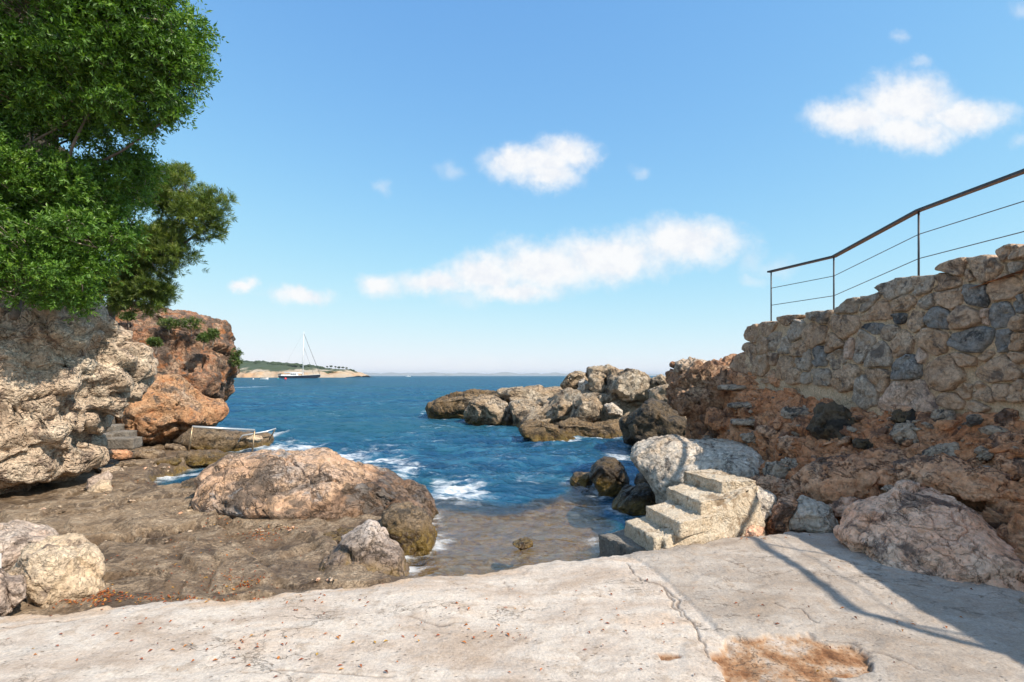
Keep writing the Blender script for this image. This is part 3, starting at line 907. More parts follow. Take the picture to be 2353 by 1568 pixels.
# ------------------------------------------------------------------ promontory
PR = [
    ('rock_mass', [(700, 600), (1000, 380), (1100, 330), (1250, 320), (1700, 330), (1850, 270), (2050, 400), (2050, 760), (1500, 720), (1000, 660)], 23.5, 3.0, M_PROM, 7, 'grey rock core of the promontory under its boulders', .3),
    ('boulder', [(78, 440), (130, 402), (300, 373), (470, 343), (590, 345), (700, 360), (700, 420), (450, 540), (200, 545), (100, 510)], 29.5, 2.2, M_LEDGE, 7, 'low dark ledge at the seaward tip of the promontory', .3),
    ('boulder', [(358, 500), (400, 420), (470, 383), (560, 393), (650, 428), (692, 480), (705, 600), (600, 615), (480, 605), (370, 580)], 24.8, 1.5, M_PROM, 7, 'grey-topped boulder with brown foot near the promontory tip', .35),
    ('boulder', [(580, 350), (620, 323), (760, 318), (900, 303), (925, 318), (1050, 313), (1145, 360), (1100, 430), (900, 430), (700, 420)], 27.0, 1.8, M_PROM, 6, 'long flat slab behind the low boulders of the promontory', .3),
    ('boulder', [(675, 390), (760, 395), (850, 408), (865, 440), (800, 470), (690, 450)], 25.2, .9, M_PROM, 6, 'flat grey rock layered under the long slab', .3),
    ('boulder', [(690, 480), (680, 432), (760, 412), (860, 440), (940, 480), (960, 540), (930, 580), (720, 600)], 23.6, 1.3, M_PROM, 6, 'cracked brownish boulder right of the grey-topped boulder', .3),
    ('boulder', [(860, 430), (900, 395), (1000, 400), (1060, 420), (1000, 470), (930, 475)], 24.2, .9, M_PROM, 6, 'small pale boulder in the middle of the promontory', .2),
    ('boulder', [(985, 445), (1040, 413), (1120, 408), (1155, 440), (1135, 535), (1060, 555), (1005, 545)], 22.0, .8, M_PROM, 6, 'upright grey boulder left of the split dark boulder', .1),
    ('boulder', [(1125, 540), (1135, 430), (1200, 388), (1300, 393), (1355, 450), (1345, 545), (1280, 580), (1180, 575)], 21.0, 1.1, M_PROM, 7, 'round grey boulder with shaded left side under the big block', .15),
    ('boulder', [(1365, 445), (1420, 428), (1500, 485), (1495, 525), (1400, 510)], 20.3, .6, M_GREY, 6, 'small whitish boulder beside the round grey boulder', .2),
    ('boulder', [(742, 600), (800, 568), (880, 557), (1040, 598), (1100, 638), (1165, 690), (1155, 735), (1000, 735), (870, 715), (770, 670)], 18.6, .9, M_LEDGE, 7, 'striped brown and ochre ledge jutting into the cove', .3),
    ('boulder', [(1000, 570), (1150, 555), (1300, 585), (1480, 555), (1530, 640), (1500, 710), (1300, 690), (1100, 650)], 19.4, 1.2, M_LEDGE, 7, 'yellowish waterline ledge below the promontory boulders', .4),
    ('boulder', [(1045, 300), (1100, 228), (1160, 198), (1232, 213), (1255, 260), (1255, 340), (1170, 360), (1080, 335)], 24.0, 1.2, M_PROM, 6, 'dark wedge boulder at the left of the promontory summit', .15),
    ('boulder', [(1172, 345), (1180, 272), (1222, 245), (1255, 290), (1245, 355)], 22.9, .6, M_GREY, 6, 'small rounded grey boulder in front of the summit wedge', .15),
    ('boulder', [(1238, 260), (1243, 170), (1320, 163), (1400, 153), (1475, 185), (1450, 230), (1300, 260)], 24.4, 1.1, M_PROM, 6, 'brownish boulder forming the back of the promontory summit', .1),
    ('boulder', [(1258, 330), (1253, 230), (1330, 203), (1382, 230), (1390, 345), (1360, 390), (1300, 370)], 22.4, .9, M_PROM, 6, 'narrow grey boulder left of the big summit block', .1),
    ('boulder', [(1385, 330), (1380, 240), (1410, 198), (1520, 188), (1620, 193), (1692, 240), (1715, 320), (1690, 400), (1560, 420), (1480, 410), (1405, 365)], 21.8, 1.5, M_PROM, 7, 'big blocky grey boulder on the promontory summit', .1),
    ('boulder', [(1695, 300), (1708, 253), (1780, 223), (1828, 250), (1820, 300), (1740, 325)], 21.0, .7, M_PROM, 6, 'small knobbly boulder right of the big summit block', .1),
    ('boulder', [(1690, 340), (1760, 310), (1860, 290), (1900, 380), (1850, 430), (1700, 400)], 19.0, 1.0, M_PROM, 6, 'shaded rock between the summit block and the red bank', .1),
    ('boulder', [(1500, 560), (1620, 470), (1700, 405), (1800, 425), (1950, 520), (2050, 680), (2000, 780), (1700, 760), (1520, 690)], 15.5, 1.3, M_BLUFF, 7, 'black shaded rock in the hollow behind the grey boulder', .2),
]
for k, (nm, pl, yy, th, mt, lv, lb, ln) in enumerate(PR):
    rock(nm, c6(pl), yy, th, 100 + k * 7, mt, level=min(lv, 6) if th >= 1.2 else 5, lean=ln, amp=.05, freq=1.3, facet=16, crack=.8, block=.13, ledge=.05 if mt is M_LEDGE else .0, round_=.56,
         label=lb, cat='boulder' if nm == 'boulder' else None, kind='structure' if nm == 'rock_mass' else None, fine=.02)

# rocks standing in the cove
rock('boulder', c6([(1115, 1000), (1150, 943), (1200, 928), (1265, 938), (1280, 1000), (1260, 1060), (1180, 1065)]), 11.0, .4, 301, M_WETR, level=5, amp=.08, label='small ochre rock awash left of the dark dome rock')
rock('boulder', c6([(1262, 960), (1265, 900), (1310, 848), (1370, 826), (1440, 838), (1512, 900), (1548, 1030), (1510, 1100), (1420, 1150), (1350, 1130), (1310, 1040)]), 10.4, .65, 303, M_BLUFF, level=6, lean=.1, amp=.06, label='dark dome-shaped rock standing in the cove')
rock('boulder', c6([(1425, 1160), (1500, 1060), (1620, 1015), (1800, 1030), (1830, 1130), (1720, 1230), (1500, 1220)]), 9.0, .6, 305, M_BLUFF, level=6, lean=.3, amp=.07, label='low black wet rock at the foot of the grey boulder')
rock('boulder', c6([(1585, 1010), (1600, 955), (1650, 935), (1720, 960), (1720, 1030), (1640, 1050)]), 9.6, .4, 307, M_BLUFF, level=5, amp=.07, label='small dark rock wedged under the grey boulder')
rock('boulder', c6([(700, 1445), (760, 1425), (840, 1430), (850, 1465), (760, 1490)]), 6.75, .18, 309, M_WETR, level=5, amp=.1, label='ochre algae-covered stone just under the shallow water')

# ------------------------------------------------------------------ right: bank, wall, railing
def xw(Y): return 4.5 + (9.4 - Y) * .1264


sY = np.linspace(-2.0, 11.9, 440)
tt = np.linspace(0, 1, 210)
zf = np.interp(sY, [-1, 4, 5, 6, 7, 8, 9, 9.6, 10.4, 11.2, 11.9], [1.3, 1.25, 1.2, 1.17, 1.28, 1.55, 1.82, 1.92, 1.80, 1.6, 1.0])
xb = np.interp(sY, [-1, 3, 3.8, 5, 5.6, 6.3, 7.5, 9, 10.5, 11.9], [4.2, 3.95, 3.85, 3.75, 3.2, 3.05, 3.1, 3.2, 3.25, 3.6])
zb = np.interp(sY, [-1, 5, 6, 7, 8, 9, 11.9], [-.15, -.15, -.4, -.7, -1.0, -1.2, -1.4])
SB, TB = np.meshgrid(np.arange(len(sY)), tt, indexing='ij')
ixx = SB.ravel()
t_ = TB.ravel()
xt_ = xw(sY) + .25
prof = t_ ** 1.25                                # steep at the foot of the wall, gentler below
bx = xt_[ixx] + (xb[ixx] - xt_[ixx]) * (t_ * .85 + .15 * prof)
bz = zf[ixx] + .25 * (1 - t_) ** 8 + (zb[ixx] - zf[ixx]) * (.30 * t_ + .70 * t_ ** 1.5)
by_ = sY[ixx]
VB = np.stack([bx, by_, bz], 1)
FB = grid_faces(len(sY), len(tt))
NB = normals(VB, FB)
if NB[:, 0].mean() > 0:
    NB = -NB
    FB = FB[:, ::-1]
w = VB + .15 * np.stack([perlin(VB * 2), perlin(VB * 2 + 9), perlin(VB * 2 + 19)], 1)
f1, f2 = worley(w * np.array([2.1, 2.1, 3.0]))
g1, g2 = worley(w * np.array([5.5, 5.5, 7.5]) + 4)
h1, h2 = worley(w * 14 + 4)
amt = smooth(t_, 0.03, .2)
b1, e1_ = cellplane(w * np.array([1.7, 1.7, 2.6]) + 2)
b2, e2_ = cellplane(w * np.array([4.2, 4.2, 6.5]) + 6)
b3, e3_ = cellplane(w * np.array([10., 10., 14.]) + 6)
low = .55 + .45 * smooth(t_, .25, .6)
dB = amt * (.16 * fbm(VB * .9 + 3, 4) + low * (.15 * (b1 - .5 * np.exp(-(e1_ / .07) ** 2)) + .085 * (b2 - .5 * np.exp(-(e2_ / .08) ** 2)) + .02 * b3) + .05 * (.6 - f1))
lz_ = VB[:, 2] * 2.6 + VB[:, 1] * .22 + 1.1 * perlin(VB * np.array([.7, .7, .3])) + .4 * perlin(VB * 2.1)
dB += amt * .11 * (((lz_ % 1.0) ** .7) - .55) * (.4 + .6 * smooth(fbm(VB * .8 + 44, 2), -.3, .2))
VB = VB + NB * dB[:, None]
bank = obj_from('terrain', VB, FB, M_EARTH, base=np.array([3.6, 5, -1.2]))
tag(bank, 'steep red earth bank with embedded stones under the stone wall', kind='structure')
bvhB = BVHTree.FromPolygons([tuple(v) for v in VB.tolist()], FB.tolist())


def hit(px, py, bvh=bvhB):
    d = Vector(ray(px, py))
    r = bvh.ray_cast(Vector((0, 0, CAMZ)), d.normalized())
    return None if r[0] is None else r[0]


# ground behind the wall
gx_ = np.linspace(4.9, 16, 60)
gy_ = np.linspace(-3, 26, 110)
GX, GY = np.meshgrid(gx_, gy_, indexing='ij')
p = np.stack([GX.ravel(), GY.ravel(), np.zeros(GX.size)], 1)
topz = np.interp(p[:, 1], [-3, 5, 8, 9.3, 10.2, 13, 20, 26], [2.7, 2.62, 2.45, 2.3, 1.75, 1.6, 1.3, .6])
eX = np.interp(p[:, 1], [-3, 9.4, 10.5, 13, 16, 20, 26], [5.1, 4.9, 5.2, 5.8, 7.2, 8.0, 9.5])
gzz = topz + .12 * fbm(p * .8, 4) - (topz + 1.6) * (1 - smooth(p[:, 0] - eX, -.1, .9 + 0 * eX) ** .6) * smooth(p[:, 1], 9.3, 10.4)
upper = obj_from('ground', np.stack([p[:, 0], p[:, 1], gzz], 1), grid_faces(60, 110), M_EARTH, base=np.zeros(3))
tag(upper, 'stony ground of the path behind the stone wall', kind='structure')

# wall
A_ = np.array([xw(9.4), 9.4])
wd = np.array([.1264, -1.0])
wd /= np.linalg.norm(wd)
wn = np.array([wd[1], -wd[0]])      # towards the cove
if wn[0] > 0: wn = -wn


def to_wall(px, py):
    r = ray(px, py)
    t = A_.dot(wn) / (r[:2].dot(wn))
    q = r * t
    return ((q[:2] - A_).dot(wd), CAMZ + q[2])


def wall_pt(s, z, d):
    q = A_ + wd * s + wn * d
    return (q[0], q[1], z)


TOPL = [to_wall(*c7([q])[0]) for q in [(770, 500), (870, 462), (1040, 442), (1200, 428), (1300, 375), (1480, 322), (1560, 262), (1700, 222), (1880, 165), (2000, 120), (2180, 85), (2240, 48), (2353, 40)]] + [(6.0, 2.95), (13.0, 3.0)]
FOOTL = [to_wall(*c7([q])[0]) for q in [(640, 740), (780, 790), (900, 830), (1080, 855), (1350, 905), (1420, 965), (1510, 990), (1700, 1005), (1900, 1005), (2100, 1025), (2250, 960), (2353, 945)]] + [(6.0, 1.1), (13.0, 1.1)]
TOPL = sorted(TOPL)
FOOTL = sorted(FOOTL)
top_f = lambda s: np.interp(s, [a for a, b in TOPL], [b for a, b in TOPL])
foot_f = lambda s: np.interp(s, [a for a, b in FOOTL], [b for a, b in FOOTL])
wall = empty('stone_wall', wall_pt(4.5, 1.1, -.4))
tag(wall, 'rubble stone retaining wall with sandy mortar on top of the red bank', 'wall')
# mortar core: front sheet, folded back over the top
ns, ntt = 330, 90
sv = np.linspace(-.75, 13.0, ns)
tv = np.linspace(0, 1, ntt)
SS, TT = np.meshgrid(sv, tv, indexing='ij')
s_, t_ = SS.ravel(), TT.ravel()
zt = top_f(s_) - .07 - np.maximum(0, -s_) * 1.35
zb_ = foot_f(s_) - .35
fr = np.clip(t_ / .8, 0, 1)
bk = np.clip((t_ - .8) / .2, 0, 1)
z_ = zb_ + (zt - zb_) * fr - .03 * bk
dep = -1.0 * bk
q3 = np.stack([s_, z_, dep], 1)
dep = dep + (.028 + .025 * fbm(q3 * 2.2, 4)) * (1 - bk) + .012 * fbm(q3 * 11, 3)
z_ = z_ + .05 * fbm(q3 * 4 + 5, 3) * (fr > .97)
VW = np.stack([A_[0] + wd[0] * s_ + wn[0] * dep, A_[1] + wd[1] * s_ + wn[1] * dep, z_], 1)
FW = grid_faces(ns, ntt)
obj_from('mortar', VW, FW, M_MORTAR, parent=wall)

ST = [  # centre x, y, width, height in the wall view, stone kind: 0 buff 1 grey 2 slate 3 pink
    (850, 528, 130, 60, 0), (985, 472, 170, 46, 0), (1165, 450, 130, 60, 1), (1320, 400, 150, 80, 1), (1460, 365, 120, 80, 1), (1640, 290, 180, 130, 1), (1780, 275, 140, 90, 1), (1960, 160, 160, 80, 0), (2130, 160, 260, 160, 0), (2260, 75, 110, 60, 0), (2335, 90, 70, 80, 0), (2450, 70, 120, 90, 0), (2560, 60, 120, 100, 1),
    (825, 612, 80, 110, 0), (905, 610, 80, 90, 1), (1028, 540, 90, 100, 1), (962, 632, 100, 80, 1), (1042, 645, 80, 100, 0), (1140, 555, 140, 110, 0), (1310, 500, 200, 130, 0), (1500, 425, 210, 100, 0), (1660, 372, 150, 100, 0), (1800, 372, 100, 95, 1), (1930, 345, 190, 110, 0), (1925, 250, 160, 90, 0), (2100, 335, 150, 130, 2), (2255, 285, 190, 130, 0), (2330, 160, 80, 80, 1), (2345, 385, 70, 90, 2), (2450, 200, 150, 130, 1), (2480, 340, 180, 120, 0),
    (1095, 725, 60, 120, 1), (1165, 698, 80, 105, 2), (1275, 702, 120, 90, 1), (1255, 610, 130, 80, 0), (1345, 632, 50, 90, 3), (1440, 632, 140, 130, 1), (1495, 515, 130, 60, 2), (1590, 550, 90, 70, 1), (1645, 605, 150, 150, 0), (1740, 470, 110, 140, 0), (1870, 455, 140, 140, 2), (2050, 455, 180, 130, 0), (2145, 455, 50, 80, 3), (2248, 445, 150, 150, 2), (1650, 455, 80, 60, 2), (2350, 490, 80, 90, 0), (2480, 480, 170, 130, 2),
    (1510, 690, 190, 130, 1), (1680, 752, 190, 120, 2), (1825, 605, 180, 170, 0), (2075, 595, 270, 150, 2), (2250, 585, 100, 120, 2), (2345, 600, 90, 120, 0), (1775, 660, 60, 90, 3), (2480, 620, 180, 140, 0),
    (830, 735, 110, 100, 0), (960, 740, 190, 120, 0), (1170, 795, 160, 80, 1), (1320, 805, 190, 110, 0), (1510, 810, 130, 120, 0), (1445, 890, 140, 130, 1), (1690, 915, 350, 150, 3), (1900, 775, 300, 140, 0), (2240, 775, 260, 160, 0), (2030, 890, 130, 60, 0), (2130, 905, 140, 90, 0), (2250, 880, 110, 90, 0), (1960, 950, 140, 70, 0), (2100, 970, 130, 60, 0), (2340, 890, 110, 90, 0), (2480, 770, 220, 140, 1), (2480, 900, 200, 110, 0),
    (900, 695, 120, 60, 0), (1020, 795, 160, 70, 0), (1095, 800, 90, 60, 1), (1040, 720, 80, 60, 1), (870, 800, 120, 60, 0), (780, 560, 70, 90, 0), (760, 660, 90, 90, 0), (720, 730, 100, 80, 0), (2040, 700, 150, 60, 0), (2160, 680, 120, 50, 0), (2340, 690, 110, 60, 0), (2060, 205, 60, 60, 0), (2440, 430, 50, 60, 3),
]
seeds = []
for (x, y, w_, h_, k) in ST:
    a = to_wall(*c7([(x, y)])[0])
    b = to_wall(*c7([(x + w_ / 2, y)])[0])
    c_ = to_wall(*c7([(x - w_ / 2, y)])[0])
    e = to_wall(*c7([(x, y - h_ / 2)])[0])
    seeds.append([a[0], a[1], abs(b[0] - c_[0]) / 2, abs(e[1] - a[1]), k])
smax = max(s[0] for s in seeds)
rs = np.random.RandomState(4)
for s0 in np.arange(smax + .55, 12.8, .62):          # the wall runs on past the picture edge
    for z0 in np.arange(1.15, 3.1, .36):
        seeds.append([s0 + rs.uniform(-.15, .15), z0 + rs.uniform(-.06, .06), .3, .19, int(rs.choice([0, 0, 1, 1, 2, 3]))])


def clip_half(poly, nx, ny, c):
    out_ = []
    n = len(poly)
    for i in range(n):
        a, b = poly[i], poly[(i + 1) % n]
        da, db = a[0] * nx + a[1] * ny - c, b[0] * nx + b[1] * ny - c
        if da <= 0: out_.append(a)
        if (da < 0 < db) or (db < 0 < da):
            t = da / (da - db)
            out_.append((a[0] + t * (b[0] - a[0]), a[1] + t * (b[1] - a[1])))
    return out_


for i, (s0, z0, hw, hh, k) in enumerate(seeds):
    poly = [(s0 + hw * 1.6 * math.cos(t) * rs.uniform(.85, 1.1), z0 + hh * 1.6 * math.sin(t) * rs.uniform(.85, 1.1)) for t in np.linspace(0, 2 * math.pi, 11, endpoint=False)]
    for j, (s1, z1, hw1, hh1, k1) in enumerate(seeds):
        if i == j or abs(s1 - s0) > 2.0 or abs(z1 - z0) > 1.2: continue
        dx, dy = s1 - s0, z1 - z0
        L = math.hypot(dx, dy)
        if L < 1e-6: continue
        ex, ey = dx / L, dy / L
        r0 = 1 / math.hypot(ex / hw, ey / hh)
        r1 = 1 / math.hypot(ex / hw1, ey / hh1)
        m_ = L * r0 / (r0 + r1)
        gap = .003 + .014 * rs.rand() ** 1.5
        poly = clip_half(poly, ex, ey, s0 * ex + z0 * ey + m_ - gap)
        if len(poly) < 3: break
    if len(poly) < 3: continue
    # keep to the wall's outline
    poly = [(a, min(b, float(top_f(a)) + .02 + .02 * math.sin(a * 9))) for a, b in poly]
    pc_ = np.array(poly)
    for it in range(1):      # soften the corners
        nx_ = np.roll(pc_, -1, 0)
        pc_ = np.stack([.84 * pc_ + .16 * nx_, .16 * pc_ + .84 * nx_], 1).reshape(-1, 2)
    seg = np.linalg.norm(np.roll(pc_, -1, 0) - pc_, axis=1)
    cum = np.concatenate([[0], np.cumsum(seg)])
    K = 30
    tq = np.linspace(0, cum[-1], K, endpoint=False)
    pcl = np.vstack([pc_, pc_[:1]])
    pc_ = np.stack([np.interp(tq, cum, pcl[:, 0]), np.interp(tq, cum, pcl[:, 1])], 1)
    cen = pc_.mean(0)
    if np.ptp(pc_[:, 0]) < .05 or np.ptp(pc_[:, 1]) < .04: continue
    pc_ = cen + (pc_ - cen) * (1 + .16 * perlin(np.stack([pc_[:, 0] * 9, pc_[:, 1] * 9, np.full(K, i * 3.3)], 1)))[:, None]
    bulge = rs.uniform(.03, .07)
    tx, tz = rs.uniform(-.12, .12, 2)
    base0 = rs.uniform(.015, .045)
    rings = [(1.0, -.30), (1.0, .0 + base0), (.98, base0 + bulge * .7), (.90, base0 + bulge * .95), (.72, base0 + bulge), (.52, base0 + bulge), (.32, base0 + bulge), (.14, base0 + bulge)]
    Vq = []
    for sc, dp in rings:
        q = cen + (pc_ - cen) * sc
        q3_ = np.stack([q[:, 0], q[:, 1], np.full(K, i * 1.7)], 1)
        hc_, ec_ = cellplane(q3_ * np.array([6.5, 6.5, 1]))
        dn = hc_ * .040 + perlin(q3_ * np.array([16, 16, 1])) * .014
        for (a, b), e in zip(q, dn):
            dd = dp + (e + tx * (a - cen[0]) + tz * (b - cen[1]) if dp > -.2 else 0)
            Vq.append(wall_pt(a, b, dd))
    Vq.append(wall_pt(cen[0], cen[1], base0 + bulge * 1.02))
    Fq = []
    for r_ in range(len(rings) - 1):
        for a in range(K):
            b = (a + 1) % K
            Fq.append((r_ * K + a, r_ * K + b, (r_ + 1) * K + b, (r_ + 1) * K + a))
    o5 = (len(rings) - 1) * K
    for a in range(K):
        Fq.append((o5 + a, o5 + (a + 1) % K, len(Vq) - 1))
    obj_from('stone', Vq, Fq, M_WS[k], parent=wall)

# railing on the wall
rail = empty('railing', (5.2, 8.3, 2.6))
tag(rail, 'thin dark metal railing with two cables above the stone wall', 'railing')
R1 = np.array(P(1772, 624, 9.6)); R2 = np.array(P(1916, 590, 8.3)); R3 = np.array(P(2111, 484, 6.75)); R4 = np.array(P(2353, 394, 5.4))
R5 = np.array([5.42, 1.38, 3.86]); R6 = np.array([6.9, -.1, 3.9])
RP = [R1, R2, R3, R4, R5, R6]
e1 = R1 + (R1 - R2) / np.linalg.norm(R1 - R2) * .06


def flatbar(path, w_, h_):
    V, Fc = [], []
    for i, p_ in enumerate(path):
        t = path[min(i + 1, len(path) - 1)] - path[max(i - 1, 0)]
        t = t / np.linalg.norm(t)
        sd = np.array([t[1], -t[0], 0]); sd /= np.linalg.norm(sd)
        up = np.cross(sd, t)
        for a, b in ((-1, -1), (1, -1), (1, 1), (-1, 1)):
            V.append(p_ + sd * a * w_ / 2 + up * b * h_ / 2)
    n = len(path)
    for i in range(n - 1):
        for k in range(4):
            Fc.append((i * 4 + k, i * 4 + (k + 1) % 4, i * 4 + 4 + (k + 1) % 4, i * 4 + 4 + k))
    Fc += [(3, 2, 1, 0), tuple((n - 1) * 4 + k for k in range(4))]
    return V, Fc


obj_from('handrail', *flatbar([e1] + RP[1:], .080, .030), M_RAIL, parent=rail, smooth_shade=False)
for q in (R1, R2, R3, np.array([5.41, 4.2, 3.79]), np.array([5.42, 2.8, 3.83]), R5, R6):
    V, Fc = tube([(q[0], q[1], q[2] - 1.15), (q[0], q[1], q[2] - .005)], .0125, 8)
    obj_from('post', V, Fc, M_RAIL, parent=rail)
for dz in (.315, .635):
    V, Fc = tube([q - np.array([0, 0, dz]) for q in RP], .006, 6)
    obj_from('cable', V, Fc, M_CABLE, parent=rail)

# red rock closing the bank's seaward end
rock('rock_mass', c7([(250, 900), (275, 830), (295, 745), (400, 695), (500, 735), (640, 715), (760, 760), (850, 900), (880, 1150), (700, 1250), (560, 1230), (450, 1200), (405, 1110), (330, 1010), (268, 960)]),
     10.9, 1.1, 401, M_REDROCK, level=7, lean=.1, amp=.10, freq=1.8, facet=8, knob=.10, knobf=2.2, crack=.8, round_=.6, label='red earthy rock overhang at the seaward end of the bank', kind='structure', fine=.03)
rock('boulder', c7([(290, 790), (300, 730), (390, 695), (440, 705), (510, 735), (500, 775), (400, 790)]), 10.9, .5, 403, M_CLIFF, level=5, amp=.12, knob=.07, knobf=4, label='tan knobbly rock crowning the seaward end of the red bank')

# old steps cut in the bank
for k, (cx_, cy_, w_, lb) in enumerate([(660, 862, 220, 'worn grey stone step set in the red bank, uppermost of four'), (710, 968, 210, 'worn grey stone step in the red bank, second from the top'),
                                        (735, 1065, 220, 'worn grey stone step in the red bank, third from the top'), (590, 755, 110, 'short grey stone step at the crest of the red bank')]):
    px, py = c7([(cx_, cy_)])[0]
    rock('stone_step', [(px - w_ * .195, py - 3), (px + w_ * .195, py - 6), (px + w_ * .2, py + 6), (px, py + 9), (px - w_ * .19, py + 7)], (lambda h_: (h_.y + .12) if h_ is not None else 9.3)(hit(px, py + 4)), .34, 420 + k, M_BANKG, level=5, amp=.06, facet=6, round_=.45, label=lb, cat='step')

# boulders by the terrace
rock('boulder', c7([(42, 1240), (90, 1198), (180, 1158), (290, 1148), (400, 1188), (560, 1193), (700, 1210), (800, 1250), (850, 1310), (860, 1400), (700, 1440), (500, 1440), (330, 1560), (230, 1600), (180, 1460), (110, 1340), (55, 1290)]),
     8.5, 1.15, 431, M_GREY, level=7, lean=.25, amp=.06, block=.06, freq=1.3, facet=14, crack=1.0, round_=.62, label='large grey-white boulder behind the concrete stairs')
rock('boulder', c8([(1335, 560), (1360, 508), (1440, 438), (1600, 388), (1650, 348), (1720, 353), (1850, 398), (1950, 448), (2100, 528), (2250, 645), (2420, 760), (2500, 1000), (2353, 960), (2200, 935), (1960, 870), (1870, 800), (1700, 770), (1550, 735), (1440, 670)]),
     4.55, .62, 433, M_PINK, level=7, lean=.55, amp=.06, block=.10, freq=1.3, facet=20, crack=1.0, center=c8([(1900, 620)])[0], round_=.62, label='big pink boulder in shade along the right side of the terrace')
BL = [
    (c8([(1050, 570), (1088, 460), (1140, 398), (1220, 428), (1290, 468), (1345, 560), (1320, 610), (1200, 600), (1100, 585)]), 5.55, .32, M_GREY, 6, 'grey faceted rock left of the big pink boulder'),
    (c8([(1265, 440), (1310, 388), (1400, 378), (1475, 410), (1450, 460), (1390, 515), (1300, 490)]), 5.75, .3, M_PINK, 6, 'small pink rock behind the gap beside the big pink boulder'),
    (c8([(795, 440), (830, 378), (900, 358), (1000, 398), (1015, 440), (950, 510), (880, 545), (815, 520)]), 5.85, .32, M_GREY, 6, 'grey stone touching the right side of the concrete stairs'),
    (c8([(935, 560), (980, 448), (1020, 408), (1100, 398), (1125, 430), (1085, 510), (1065, 600), (960, 610)]), 5.65, .28, M_BANKR, 6, 'reddish brown stone between two grey stones near the stairs'),
    (c8([(822, 405), (838, 350), (890, 333), (915, 355), (855, 400)]), 5.85, .1, M_PALE, 5, 'small pale stone on top of the stone next to the stairs'),
    (c8([(745, 610), (790, 545), (870, 530), (940, 560), (930, 620), (800, 640)]), 5.45, .2, M_PINK, 5, 'low brown stone at the foot of the concrete stairs'),
    (c8([(2080, 950), (2150, 923), (2290, 970), (2300, 1020), (2180, 1010)]), 3.75, .14, M_PINK, 5, 'small flat stone under the end of the big pink boulder'),
    (c8([(2290, 1000), (2340, 950), (2420, 960), (2430, 1040), (2330, 1035)]), 3.6, .14, M_BANKG, 5, 'grey stone cut by the right picture edge'),
]
for k, (pl, yy, th, mt, lv, lb) in enumerate(BL):
    rock('boulder', pl, yy, th, 440 + 3 * k, mt, level=lv, lean=.3, amp=.07, freq=1.3, facet=14, crack=.9, label=lb)

# stones embedded in the bank: big ones are things
BK = [  # wall-view x, y, width, height, rotation, material, label
    (1240, 1095, 290, 210, .4, M_BLUFF, 'black lichen-covered boulder in the middle of the red bank'),
    (1030, 1025, 200, 75, .1, M_BANKG, 'grey lens-shaped stone left of the black lichen boulder'),
    (1665, 1140, 180, 110, .1, M_BANKG, 'smooth grey block in the bank below the long wall stone'),
    (1900, 1258, 250, 85, .05, M_BANKG, 'long flat grey stone low in the red bank'),
    (2125, 1255, 120, 65, .05, M_BANKG, 'rounded grey stone right of the long flat bank stone'),
    (2105, 1365, 120, 60, .05, M_BANKG, 'small grey stone under the rounded bank stone'),
    (2160, 1480, 90, 60, -.1, M_BANKG, 'small bluish stone low at the right of the bank'),
    (1555, 1300, 240, 90, .1, M_BANKR, 'dark ledge rock above the hollow in the bank'),
    (1300, 1410, 380, 190, -.12, M_BANKR, 'large rugged red-brown rock low in the bank'),
    (1600, 1405, 180, 75, .1, M_BANKR, 'brown rock under the dark ledge rock'),
    (1850, 1380, 360, 140, .1, M_BANKR, 'broad tan-red rock at the foot of the bank'),
    (2100, 1440, 330, 120, .15, M_BANKR, 'tan-red rock shelf above the pink boulder'),
    (1410, 1200, 120, 60, .1, M_BLUFF, 'dark stone under the black lichen boulder'),
    (990, 1205, 120, 75, .2, M_BANKR, 'brown stone below the old stone steps'),
    (900, 1360, 150, 90, .2, M_BANKG, 'pale rounded rock above the concrete stairs'),
    (1000, 1320, 160, 60, .1, M_BANKG, 'thin grey slab above the concrete stairs'),
    (1300, 1315, 130, 70, .1, M_BANKR, 'orange stone in the middle of the lower bank'),
    (900, 1460, 250, 70, .2, M_BANKR, 'long pinkish rock beside the stairs'),
    (1060, 1450, 120, 140, .6, M_BANKR, 'dark red rock leaning beside the long pinkish rock'),
    (760, 1170, 130, 50, .1, M_BANKG, 'grey stone at the bottom of the old stone steps'),
    (870, 1130, 180, 60, .15, M_BANKR, 'brown ledge at the side of the old stone steps'),
    (1690, 1040, 200, 80, .0, M_BLUFF, 'dark pitted rock under the long wall stone'),
    (1880, 1040, 130, 60, .1, M_BANKG, 'grey stone beside the dark pitted rock'),
    (2060, 1060, 90, 60, .0, M_BANKG, 'grey stone near the hole under the wall'),
    (2270, 1060, 160, 110, .1, M_BANKR, 'red-brown rock below the right part of the wall'),
    (2290, 1330, 160, 110, .1, M_BANKR, 'tan rock by the right picture edge low in the bank'),
    (2270, 1200, 160, 90, .1, M_BANKR, 'rough tan rock by the right picture edge in the bank'),
    (1790, 1300, 110, 60, .1, M_BLUFF, 'dark stone left of the long flat bank stone'),
    (540, 1050, 120, 110, .3, M_EARTH, 'red lump of rock under the crest of the bank'),
    (930, 820, 150, 70, .05, M_BANKR, 'reddish stone bedded in earth under the wall'),
]
for k, (x, y, w_, h_, ro, mt, lb) in enumerate(BK):
    px, py = c7([(x, y)])[0]
    h = hit(px, py)
    if h is None: continue
    sc = .56 if (mt is M_BANKR and y > 1150) else .45
    depth = h.y
    tk = .42 * math.sqrt(w_ * h_) * sc / F * depth
    rock('boulder', ell(px, py, w_ * sc, h_ * sc, 700 + k, ro), depth - tk * (.30 if sc > .5 else .10), max(.10, tk), 720 + k, mt, level=5, lean=.4, amp=.10, block=.16, freq=1.6, facet=14, crack=1.0, label=lb, group='stones embedded in the red bank')
